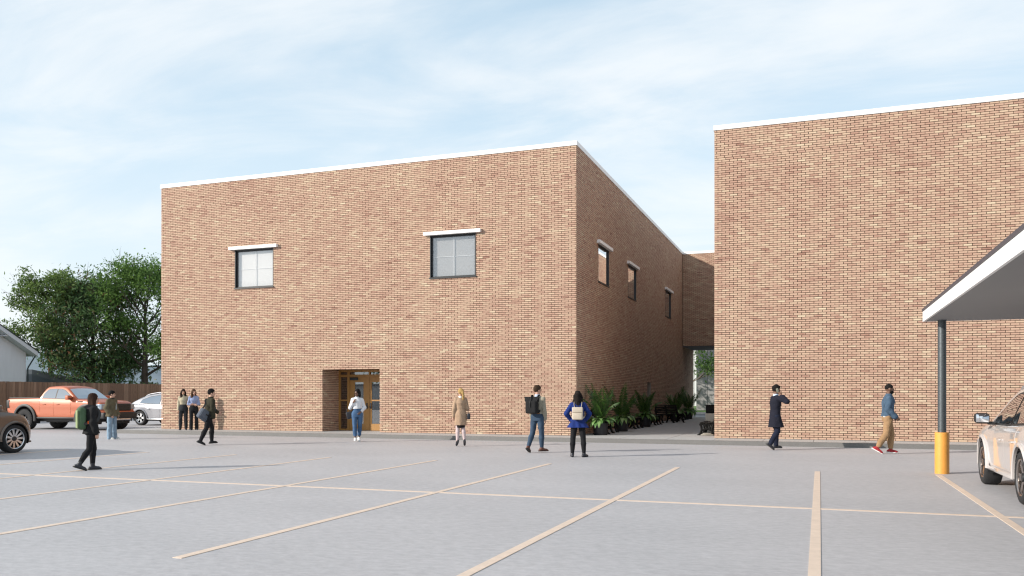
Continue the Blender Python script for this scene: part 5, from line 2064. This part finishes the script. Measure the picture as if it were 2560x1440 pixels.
BLK = cloth('black', (0.014, 0.014, 0.016))
JEAN = cloth('blue_jeans', (0.075, 0.145, 0.27), 0.45, vs=5)
M_LEATHER_B = mat('black_leather', (0.014, 0.015, 0.022), 0.4, bump=0.2, bscale=60)
M_WSOLE = mat('white_sole', (0.70, 0.70, 0.68), 0.7)
M_BSOLE = mat('black_sole', (0.012, 0.012, 0.012), 0.7)
WALK_A = dict(th_r=(0.02, 0.36, -1), sh_r=(0.0, 0.02, -1), th_l=(0.02, -0.18, -1), sh_l=(0.0, -0.58, -1), fp_l=32, fp_r=-2)


def strap(mb, pts, w=0.03, t=0.006, up=(0, 0, 1)):
    """Flat band through points; t is its thickness, w its width across 'up'."""
    pts = [Vector(p) for p in pts]
    rows = []
    for i, p in enumerate(pts):
        d = (pts[min(i + 1, len(pts) - 1)] - pts[max(0, i - 1)]).normalized()
        c_ = d.cross(Vector(up))
        c_ = c_.normalized() if c_.length > 1e-4 else Vector((1, 0, 0))
        n_ = c_.cross(d).normalized()
        rows.append([p - c_ * w / 2 - n_ * t / 2, p + c_ * w / 2 - n_ * t / 2, p + c_ * w / 2 + n_ * t / 2, p - c_ * w / 2 + n_ * t / 2, p - c_ * w / 2 - n_ * t / 2])
    return mb.grid(rows, True)


def smoothline(pts, n=5):
    """Catmull-Rom through points."""
    P = [Vector(p) for p in pts]
    P = [P[0] * 2 - P[1]] + P + [P[-1] * 2 - P[-2]]
    out_ = []
    for i in range(1, len(P) - 2):
        for k in range(n):
            t = k / n
            a, b, c_, d = P[i - 1], P[i], P[i + 1], P[i + 2]
            out_.append(0.5 * ((2 * b) + (c_ - a) * t + (2 * a - 5 * b + 4 * c_ - d) * t * t + (3 * b - a - 3 * c_ + d) * t ** 3))
    out_.append(P[-2])
    return out_


# 1 woman with the green backpack, walking to the right in profile
p = Person('woman with long brown hair in black jacket, leggings and boots, walking right', (-14.3, 13.45, 0), face(212, 84), 1.585,
           dict(th_r=(0.02, -0.10, -1), sh_r=(0.0, -0.62, -1), fp_r=20, th_l=(0.02, 0.16, -1), sh_l=(0.0, -0.06, -1), fp_l=0,
                ua_r=(0.10, -0.03, -1), fa_r=(0.02, 0.26, -1), ua_l=(0.1, 0.02, -1), fa_l=(0.02, 0.3, -1), lean=(0, 0.02), nod=-2, hairfront=1), True, SKIN_L)
p.body()
p.trousers(BLK, 0.006, 0.0, rip=0.002, name='leggings')
p.shoes(M_LEATHER_B, M_BSOLE, boot=0.075, thick=0.14, sole_h=0.018)
p.top(cloth('black_jacket', (0.017, 0.017, 0.018)), 0.032, 0.475, 0.848, 1.0, (0.104, 0.084), 0.05, 7, 0.006, puff=0.006)
p.hair(hair_mat('dark_brown', (0.045, 0.022, 0.014)), 'long', 1.05, length=0.665)
H = p.H
t_ = p.holder('backpack', 'green backpack worn by the woman with long brown hair', 'backpack')
GRN = cloth('green_pack', (0.075, 0.125, 0.07), 0.2)
cz = p.J['chest'][2]
cy = p.J['chest'][1]
MB().rbox((-0.15, cy - 0.275, cz - 0.31), (0.15, cy - 0.115, cz + 0.15), 0.06, 4).build('bag_body', GRN, t_)
MB().rbox((-0.14, cy - 0.295, cz - 0.28), (0.14, cy - 0.265, cz + 0.09), 0.03, 3).build('front_pocket', cloth('pale_green_pack', (0.26, 0.32, 0.17)), t_)
for s in (1, -1):
    strap(MB(), smoothline([(s * 0.09, cy - 0.16, cz + 0.10), (s * 0.10, cy - 0.08, cz + 0.175), (s * 0.105, cy + 0.05, cz + 0.15), (s * 0.11, cy + 0.135, cz + 0.02), (s * 0.15, cy + 0.06, cz - 0.14), (s * 0.15, cy - 0.16, cz - 0.19)]), 0.05, 0.012, (1, 0, 0)).build('strap', M_BLACKP, t_)
    MB().rbox((s * 0.165 - 0.012, cy - 0.10, cz - 0.19), (s * 0.165 + 0.012, cy - 0.03, cz - 0.13), 0.008, 2).build('orange_tab', cloth('orange', (0.75, 0.12, 0.02)), t_)

# 2 man in the olive jacket standing by the kerb end
p = Person('man with black hair in an olive jacket and baggy light jeans, standing by the truck', (-23.65, 23.4, 0), face(278, 125), 1.70,
           dict(th_r=(0.08, 0.02, -1), th_l=(0.08, 0.05, -1), sh_r=(0.03, 0, -1), sh_l=(0.03, 0, -1), ua_r=(0.22, -0.12, -1), fa_r=(-0.14, 0.5, -0.8), ua_l=(0.22, -0.12, -1), fa_l=(-0.14, 0.5, -0.8), head=-25), False, SKIN_L, 1.0)
p.body()
p.trousers(cloth('light_jeans', (0.26, 0.36, 0.46), 0.35, vs=5), 0.024, 0.028, rip=0.006, hem=-0.03)
p.shoes(mat('grey_white_sneaker', (0.5, 0.5, 0.48), 0.7), M_WSOLE, thick=0.12)
OLV = cloth('olive_jacket', (0.125, 0.105, 0.065), 0.25)
p.top(OLV, 0.048, 0.47, 0.85, 1.0, (0.112, 0.088), 0.03, 8, 0.008, puff=0.012)
p.collar(cloth('dark_collar', (0.03, 0.03, 0.03)), 0.82, 0.862, 0.050)
p.collar(cloth('grey_hood', (0.42, 0.42, 0.42)), 0.826, 0.855, 0.042, name='hood')
H = p.H
strap(MB(), smoothline([(0, p.J['neck'][1] + 0.08, 0.80 * H), (0, p.J['neck'][1] + 0.145, 0.72 * H), (0, p.J['pel'][1] + 0.16, 0.62 * H)]), 0.09, 0.012, (1, 0, 0)).build('hoodie', cloth('grey_hood', (0.42, 0.42, 0.42)), p.root)
p.hair(hair_mat('black', (0.014, 0.012, 0.012)), 'short', 1.5)

# 3 and 4 two women chatting by the wall
p = Person('woman with dark curly hair in a beige turtleneck, arm round her friend by the wall', (-24.55, 28.0, PZ), face(449, 186), 1.66,
           dict(th_r=(0.06, 0.03, -1), th_l=(0.03, 0.03, -1), ua_r=(0.16, -0.02, -1), fa_r=(0.02, 0.12, -1), ua_l=(0.55, -0.2, -0.8), fa_l=(0.8, -0.35, -0.25), head=-10, hairfront=1), True, SKIN_T)
p.body()
p.trousers(cloth('charcoal', (0.035, 0.036, 0.04)), 0.014, 0.010, rip=0.004, top=0.625)
p.shoes(M_LEATHER_B)
p.top(cloth('beige_knit', (0.48, 0.42, 0.30), 0.15), 0.013, 0.60, 0.858, 1.0, None, 0, 9, 0.004, name='sweater', puff=0.004)
p.collar(cloth('beige_knit', (0.48, 0.42, 0.30)), 0.83, 0.872, 0.036)
p.hair(hair_mat('dark_curly', (0.026, 0.015, 0.011)), 'long', 1.12, 0.009, length=0.76)
p = Person('woman with long brown hair in a pale blue blouse, arms folded by the wall', (-24.05, 28.05, PZ), face(469, 178), 1.66,
           dict(th_r=(0.03, 0.03, -1), th_l=(0.05, 0.02, -1), ua_r=(0.22, 0.02, -1), fa_r=(-0.85, 0.55, -0.12), ua_l=(0.22, 0.02, -1), fa_l=(-0.85, 0.5, -0.05), head=-22, hairfront=1, curl=0.4), True, SKIN_L)
p.body()
p.trousers(cloth('black_flare', (0.017, 0.017, 0.019)), 0.012, 0.022, rip=0.003, top=0.625, hem=-0.02)
p.shoes(M_LEATHER_B)
p.top(cloth('pale_blue_blouse', (0.30, 0.36, 0.55), 0.3), 0.014, 0.605, 0.842, 0.72, None, 0, 9, 0.005, name='blouse', puff=0.005)
p.hair(hair_mat('brown', (0.085, 0.045, 0.025)), 'long', 1.0, 0.006, length=0.72)

# 5 man with the messenger bag striding right
p = Person('man in dark olive jacket and black trousers striding right with a shoulder bag', (-18.05, 21.6, 0), face(510, 68), 1.73,
           dict(th_r=(0.03, -0.28, -1), sh_r=(0.02, -0.50, -1), fp_r=24, th_l=(0.03, 0.40, -1), sh_l=(0.0, -0.02, -1), fp_l=-2,
                ua_r=(0.14, -0.10, -1), fa_r=(0.04, 0.16, -1), ua_l=(0.16, 0.38, -1), fa_l=(0.10, 0.95, -0.45), lean=(0, 0.045), head=20, nod=-4), False, SKIN_L)
p.body()
p.trousers(BLK, 0.012, 0.004, rip=0.004)
p.shoes(mat('black_sneaker', (0.012, 0.012, 0.013), 0.8), M_BSOLE, boot=0.03, thick=0.10)
p.top(cloth('dark_olive', (0.040, 0.037, 0.024), 0.25), 0.024, 0.478, 0.848, 1.0, (0.098, 0.078), 0.03, 7, 0.006, puff=0.004)
p.collar(cloth('dark_olive', (0.040, 0.037, 0.024)), 0.818, 0.862, 0.046)
p.hair(hair_mat('black', (0.014, 0.012, 0.012)), 'short', 1.3)
J = p.J
t_ = p.holder('messenger_bag', 'slate grey messenger bag hanging on the striding man in dark olive', 'bag')
M_ = Matrix.Translation((0.09, J['pel'][1] - 0.185, J['pel'][2] + 0.01)) @ Matrix.Rotation(R(-32), 4, 'X') @ Matrix.Rotation(R(20), 4, 'Z')
GB = cloth('slate_bag', (0.115, 0.13, 0.16), 0.2)
MB().rbox((-0.08, -0.20, -0.16), (0.08, 0.20, 0.16), 0.045, 4, M_).build('bag_body', GB, t_)
MB().rbox((0.07, -0.19, -0.10), (0.095, 0.19, 0.165), 0.012, 3, M_).build('flap', GB, t_)
MB().rbox((0.094, -0.02, 0.02), (0.112, 0.10, 0.06), 0.008, 2, M_).build('clip', M_BLACKP, t_)
a_ = M_ @ Vector((0.0, 0.17, 0.15))
b_ = M_ @ Vector((0.0, -0.17, 0.15))
strap(MB(), smoothline([b_, (0.05, J['chest'][1] - 0.165, J['chest'][2] + 0.02), (-0.06, J['chest'][1] - 0.12, J['neck'][2] - 0.045), (-0.09, J['neck'][1] + 0.03, J['neck'][2] - 0.03), (-0.02, J['chest'][1] + 0.16, J['chest'][2] - 0.04), (0.13, J['waist'][1] + 0.13, J['waist'][2] - 0.02), a_]), 0.045, 0.008, (0.6, 0, 0.8)).build('strap', M_BLACKP, t_)

# 6 woman in white shirt and blue jeans leaving the entrance
p = Person('woman in white shirt and cropped blue jeans walking away from the entrance', (-14.62, 24.95, 0), face(884, 178), 1.72,
           dict(th_r=(-0.01, 0.16, -1), sh_r=(-0.05, -0.06, -1), th_l=(0.0, -0.02, -1), sh_l=(-0.06, -0.42, -1), fp_l=22, fp_r=-3, to_r=2, to_l=2,
                ua_r=(0.30, 0.02, -1), fa_r=(-0.40, 0.45, 0.75), ua_l=(0.35, -0.22, -1), fa_l=(-0.42, 0.45, -0.5), head=38, curl=1.1), True, SKIN_D)
p.body()
p.trousers(JEAN, 0.010, 0.006, hem=0.30, rip=0.004, top=0.625, name='jeans')
p.shoes(mat('white_sneaker', (0.72, 0.72, 0.72), 0.6), M_WSOLE, thick=0.08)
p.top(cloth('white_shirt', (0.68, 0.69, 0.72), 0.12), 0.018, 0.60, 0.845, 0.86, (0.082, 0.066), 0.02, 8, 0.007, name='shirt', puff=0.005)
p.collar(cloth('white_shirt', (0.68, 0.69, 0.72)), 0.826, 0.862, 0.038)
p.hair(hair_mat('black', (0.014, 0.012, 0.012)), 'bob', 1.0, 0.006, length=0.845)
J = p.J
t_ = p.holder('handbag', 'black handbag on the shoulder of the woman in white shirt', 'handbag')
hx, hy, hz = 0.235, 0.02, J['pel'][2] - 0.03
M_ = Matrix.Translation((hx, hy, hz)) @ Matrix.Rotation(R(14), 4, 'Y')
MB().rbox((-0.13, -0.065, -0.14), (0.13, 0.065, 0.10), 0.035, 3, M_).build('bag_body', M_LEATHER_B, t_)
MB().tube(smoothline([M_ @ Vector((-0.10, 0, 0.09)), M_ @ Vector((-0.06, 0, 0.20)), M_ @ Vector((0.06, 0, 0.20)), M_ @ Vector((0.10, 0, 0.09))]), 0.009, 6).build('handle', M_LEATHER_B, t_)
MB().tube(smoothline([M_ @ Vector((-0.11, 0.0, 0.09)), (0.165, 0.12, J['waist'][2] + 0.06), (0.125, 0.145, J['chest'][2]), (0.105, 0.06, J['neck'][2] + 0.0), (0.12, -0.06, J['chest'][2] + 0.1), (0.19, -0.09, J['waist'][2] + 0.05), M_ @ Vector((0.02, -0.03, 0.09))]), 0.008, 6).build('strap', M_LEATHER_B, t_)

# 7 blonde woman in the camel coat
p = Person('blonde woman with a ponytail in a camel coat, black skirt and heels', (-10.3, 23.75, 0), face(1151, -4), 1.66,
           dict(th_r=(-0.02, 0.10, -1), sh_r=(0.10, -0.26, -1), fp_r=44, th_l=(0.0, 0.05, -1), sh_l=(0.04, -0.12, -1), fp_l=40, to_r=6, to_l=14,
                ua_r=(0.22, 0.02, -1), fa_r=(-0.15, 0.8, 0.25), ua_l=(0.22, -0.06, -1), fa_l=(0.10, 0.06, -1), head=-12), True, SKIN_L)
p.body()
TI = cloth('pale_tights', (0.52, 0.42, 0.42), 0.1, 0.1)
p.trousers(TI, 0.004, 0.0, rip=0.0, name='tights')
p.shoes(M_LEATHER_B, heel=0.044)
s = p.field(['pel', 'knr', 'knl'], 0.0105, 0.16)
Hh = p.H
mk = (p.J['knr'] + p.J['knl']) / 2
s.loft([(mk[2] + 0.005 * Hh, mk[0], mk[1], 0.082 * Hh, 0.066 * Hh), (p.J['pel'][2], p.J['pel'][0], p.J['pel'][1], 0.104 * Hh, 0.076 * Hh), (p.J['waist'][2], 0, p.J['waist'][1], 0.08 * Hh, 0.06 * Hh)], 0.01)
s.obj('skirt', BLK, p.root)
CAM_ = cloth('camel_coat', (0.385, 0.265, 0.18), 0.12, 0.35)
p.top(CAM_, 0.024, 0.325, 0.848, 1.0, (0.100, 0.080), 0.03, 6, 0.005, name='coat')
p.collar(cloth('white_scarf', (0.7, 0.7, 0.68)), 0.828, 0.862, 0.040)
p.hair(hair_mat('blonde', (0.50, 0.33, 0.13)), 'pony', 0.9, length=0.74)
J = p.J
t_ = p.holder('shoulder_bag', 'small black bag on a thin strap beside the camel coat', 'handbag')
M_ = Matrix.Translation((0.235, 0.0, J['pel'][2] - 0.055))
MB().rbox((-0.05, -0.09, -0.10), (0.05, 0.09, 0.09), 0.035, 3, M_).build('bag_body', M_LEATHER_B, t_)
strap(MB(), smoothline([(0.225, -0.06, J['pel'][2] + 0.03), (0.205, -0.12, J['waist'][2] + 0.10), (0.175, -0.125, J['chest'][2] + 0.04), (0.155, -0.03, J['shr'][2] + 0.062), (0.17, 0.11, J['chest'][2] + 0.02), (0.215, 0.10, J['waist'][2]), (0.235, 0.06, J['pel'][2] + 0.03)]), 0.022, 0.006, (1, 0, 0)).build('strap', M_LEATHER_B, t_)

# 8 man with the black roll-top backpack
p = Person('man seen from behind in a grey beige sweater, blue jeans and brown boots', (-7.25, 21.75, 0), face(1341, 26), 1.77,
           dict(th_r=(0.05, 0.10, -1), sh_r=(0.02, -0.02, -1), th_l=(0.10, -0.05, -1), sh_l=(0.14, -0.42, -1), fp_l=26, fp_r=0, to_r=40,
                ua_r=(0.12, -0.02, -1), fa_r=(-0.02, 0.30, -1), ua_l=(0.14, 0.1, -1), fa_l=(0.0, 0.4, -0.9), head=32), False, SKIN_L)
p.body()
p.trousers(cloth('mid_jeans', (0.048, 0.078, 0.125), 0.4, vs=5), 0.010, 0.0, rip=0.004, top=0.595, name='jeans')
p.shoes(mat('brown_boot', (0.10, 0.032, 0.018), 0.5), M_BSOLE, boot=0.022, thick=0.06)
p.top(cloth('grey_beige_sweater', (0.30, 0.275, 0.215), 0.15), 0.016, 0.568, 0.842, 1.0, None, 0, 9, 0.005, name='sweater', puff=0.004)
p.collar(cloth('pale_blue_collar', (0.45, 0.53, 0.68)), 0.828, 0.866, 0.040)
MB().rbox((-0.155, p.J['pel'][1] - 0.125, p.J['pel'][2] + 0.075), (0.155, p.J['pel'][1] + 0.12, p.J['pel'][2] + 0.105), 0.05, 3).build('belt', mat('brown_belt', (0.20, 0.085, 0.03), 0.6), p.root)
p.hair(hair_mat('brown_short', (0.060, 0.036, 0.022)), 'short', 1.0)
J = p.J
t_ = p.holder('backpack', 'black roll top backpack on the man in jeans and brown boots', 'backpack')
cy, cz = J['chest'][1], J['chest'][2]
BP = cloth('black_pack', (0.018, 0.018, 0.019), 0.3)
MB().rbox((-0.165, cy - 0.36, cz - 0.27), (0.165, cy - 0.15, cz + 0.09), 0.05, 4).build('bag_body', BP, t_)
ft = MB()
ft.add([(-0.165, cy - 0.34, cz + 0.05), (0.165, cy - 0.34, cz + 0.05), (0.165, cy - 0.16, cz + 0.05), (-0.165, cy - 0.16, cz + 0.05), (-0.21, cy - 0.28, cz + 0.16), (0.21, cy - 0.28, cz + 0.16), (0.21, cy - 0.24, cz + 0.16), (-0.21, cy - 0.24, cz + 0.16)], [(0, 1, 5, 4), (1, 2, 6, 5), (2, 3, 7, 6), (3, 0, 4, 7), (4, 5, 6, 7)])
ft.build('neck', BP, t_)
MB().tube([(-0.22, cy - 0.26, cz + 0.165), (0.22, cy - 0.26, cz + 0.165)], 0.024, 8).build('roll', BP, t_)
strap(MB(), smoothline([(0, cy - 0.37, cz - 0.10), (0, cy - 0.365, cz + 0.06), (0, cy - 0.29, cz + 0.19)]), 0.03, 0.008, (1, 0, 0)).build('buckle_strap', M_BLACKP, t_)
for s in (1, -1):
    strap(MB(), smoothline([(s * 0.09, cy - 0.17, cz + 0.09), (s * 0.10, cy - 0.06, J['neck'][2] + 0.02), (s * 0.11, cy + 0.07, J['neck'][2] - 0.05), (s * 0.12, cy + 0.145, cz), (s * 0.16, cy + 0.06, cz - 0.14), (s * 0.15, cy - 0.17, cz - 0.22)]), 0.055, 0.014, (1, 0, 0)).build('strap', BP, t_)

# 9 woman in the cobalt blue coat with hands on hips
p = Person('woman with black wavy hair in a cobalt blue coat and black leggings, hands on hips', (-5.72, 20.6, 0), face(1443, 4), 1.65,
           dict(th_r=(0.12, 0.02, -1), sh_r=(0.05, -0.03, -1), th_l=(0.10, 0.02, -1), sh_l=(0.04, -0.03, -1), to_r=30, to_l=12,
                ua_r=(0.62, -0.18, -1), fa_r=(-0.50, 0.55, -0.75), ua_l=(0.62, -0.18, -1), fa_l=(-0.50, 0.55, -0.75)), True, SKIN_T, 1.12)
p.body()
p.trousers(BLK, 0.006, 0.0, rip=0.002, name='leggings')
p.shoes(M_LEATHER_B, boot=0.02)
BLU = cloth('cobalt', (0.014, 0.033, 0.165), 0.25, 0.35)
p.top(BLU, 0.016, 0.445, 0.848, 1.0, (0.140, 0.100), 0.06, 7, 0.004, name='coat', puff=0.004)
p.hair(hair_mat('black_wavy', (0.017, 0.013, 0.012)), 'long', 1.22, 0.008, length=0.765)
J = p.J
t_ = p.holder('backpack', 'small cream backpack on the back of the cobalt blue coat', 'backpack')
cy, cz = J['chest'][1], J['chest'][2]
CRM = mat('cream_leather', (0.50, 0.43, 0.34), 0.55, var=0.08, vscale=10)
MB().rbox((-0.135, cy - 0.265, cz - 0.265), (0.135, cy - 0.135, cz + 0.045), 0.04, 4).build('bag_body', CRM, t_)
MB().rbox((-0.12, cy - 0.295, cz - 0.255), (0.12, cy - 0.255, cz - 0.09), 0.02, 3).build('front_pocket', CRM, t_)
MB().rbox((-0.132, cy - 0.29, cz - 0.085), (0.132, cy - 0.20, cz + 0.055), 0.02, 3).build('flap', CRM, t_)
MB().tube(smoothline([(-0.03, cy - 0.16, cz + 0.05), (-0.02, cy - 0.17, cz + 0.085), (0.02, cy - 0.17, cz + 0.085), (0.03, cy - 0.16, cz + 0.05)]), 0.007, 6).build('grab_loop', M_BLACKP, t_)
for s in (1, -1):
    strap(MB(), smoothline([(s * 0.075, cy - 0.15, cz + 0.03), (s * 0.095, cy - 0.12, cz + 0.10), (s * 0.10, cy - 0.02, J['neck'][2] + 0.012), (s * 0.11, cy + 0.10, J['neck'][2] - 0.06), (s * 0.12, cy + 0.145, cz - 0.02), (s * 0.17, cy + 0.04, cz - 0.16), (s * 0.13, cy - 0.15, cz - 0.22)]), 0.034, 0.010, (1, 0, 0)).build('strap', CRM, t_)

# 10 man in the long navy coat, phone at his ear
p = Person('man in a long navy coat and navy trousers walking right, phone at his ear', (-1.25, 25.2, 0), face(1931, 68), 1.79,
           dict(th_r=(0.02, 0.08, -1), sh_r=(0.0, -0.62, -1), fp_r=38, th_l=(0.02, 0.20, -1), sh_l=(0.0, -0.06, -1), fp_l=0,
                ua_r=(0.62, 0.5, -0.25), fa_r=(-0.66, -0.36, 0.66), hand_r=(-0.55, -0.36, 0.8), ua_l=(0.1, 0.1, -1), fa_l=(0.0, 0.5, -0.9), lean=(0, 0.01), head=6, nod=4, curl=0.7), False, SKIN_D)
p.body()
NVY = cloth('navy_coat', (0.013, 0.014, 0.024), 0.2, 0.3)
p.trousers(cloth('navy_trousers', (0.014, 0.018, 0.036), 0.25), 0.014, 0.010, rip=0.005)
p.shoes(M_LEATHER_B, mat('grey_sole', (0.06, 0.06, 0.055), 0.7), sole_h=0.010)
p.top(NVY, 0.026, 0.335, 0.85, 1.0, (0.125, 0.108), 0.03, 6, 0.004, name='coat')
p.collar(cloth('light_blue_collar', (0.50, 0.60, 0.78)), 0.828, 0.866, 0.040)
p.hair(hair_mat('black', (0.014, 0.012, 0.012)), 'short', 1.5, 0.006)
J = p.J
t_ = p.holder('phone', 'pale mobile phone held at the ear of the man in navy', 'phone')
hpos = Vector(p.head_pts(None, 0.060, -0.002, -0.014))
M_ = Matrix.Translation(hpos) @ Matrix.Rotation(R(18), 4, 'X') @ Matrix.Rotation(R(8), 4, 'Y')
MB().rbox((-0.005, -0.034, -0.07), (0.005, 0.034, 0.07), 0.005, 2, M_).build('phone_case', mat('phone_case', (0.30, 0.29, 0.22), 0.35), t_)

# 11 man in denim jacket
p = Person('bearded man in a denim jacket, tan trousers and red sneakers walking right', (1.6, 24.5, 0), face(2207, 80), 1.83,
           dict(th_r=(0.03, -0.10, -1), sh_r=(0.02, -0.66, -1), fp_r=30, th_l=(0.03, 0.26, -1), sh_l=(0.0, -0.05, -1), fp_l=4,
                ua_r=(0.14, -0.16, -1), fa_r=(-0.04, 0.70, -0.75), ua_l=(0.14, -0.10, -1), fa_l=(-0.08, 0.72, -0.75), lean=(0, 0.015), curl=1.0), False, SKIN_D, 1.02)
p.body()
p.trousers(cloth('tan_chinos', (0.33, 0.205, 0.11), 0.25, 0.6, vs=6), 0.020, 0.008, rip=0.007, hem=0.16, top=0.60)
p.shoes(mat('red_sneaker', (0.50, 0.015, 0.025), 0.75, var=0.4, vscale=25, dark=(0.10, 0.01, 0.012)), M_WSOLE, thick=0.08, sole_h=0.014)
for q in 'rl':
    an = p.J['an' + q]
    d = p.J['kn' + q] - an
    d = d / np.linalg.norm(d)
    MB().tube([an - d * 0.01, an + d * 0.075], [0.045, 0.043], 12).build('sock', M_WSOLE, p.root)
p.top(cloth('denim_jacket', (0.075, 0.125, 0.19), 0.5, 0.6, vs=6), 0.030, 0.535, 0.85, 1.0, (0.100, 0.082), 0.02, 8, 0.008, name='jacket', puff=0.010)
p.collar(cloth('denim_jacket', (0.075, 0.125, 0.19)), 0.822, 0.862, 0.044)
MB().rbox((-0.165, p.J['pel'][1] - 0.13, p.J['pel'][2] - 0.012), (0.165, p.J['pel'][1] + 0.15, p.J['pel'][2] + 0.04), 0.06, 3).build('shirt_hem', M_WSOLE, p.root)
p.hair(hair_mat('black', (0.014, 0.012, 0.012)), 'fade', 0.35, 0.002)
s = SDF(p.J['head'] - 0.16, p.J['head'] + 0.16, 0.008)
yaw = 0
s.ell(p.head_pts(s, 0, 0.016, -0.040), np.array([.037, .040, .034]) * p.H, 0.005)
s.ell(p.head_pts(s, 0, 0.036, -0.056), np.array([.020, .018, .016]) * p.H, 0.012)
s.cut_above(p.J['head'][2] - 0.026 * p.H)
s.cap(p.head_pts(s, -0.01, 0.052, -0.034), p.head_pts(s, 0.01, 0.052, -0.034), 0.010, None, 0, True)
s.obj('beard', hair_mat('beard', (0.012, 0.009, 0.008)), p.root)
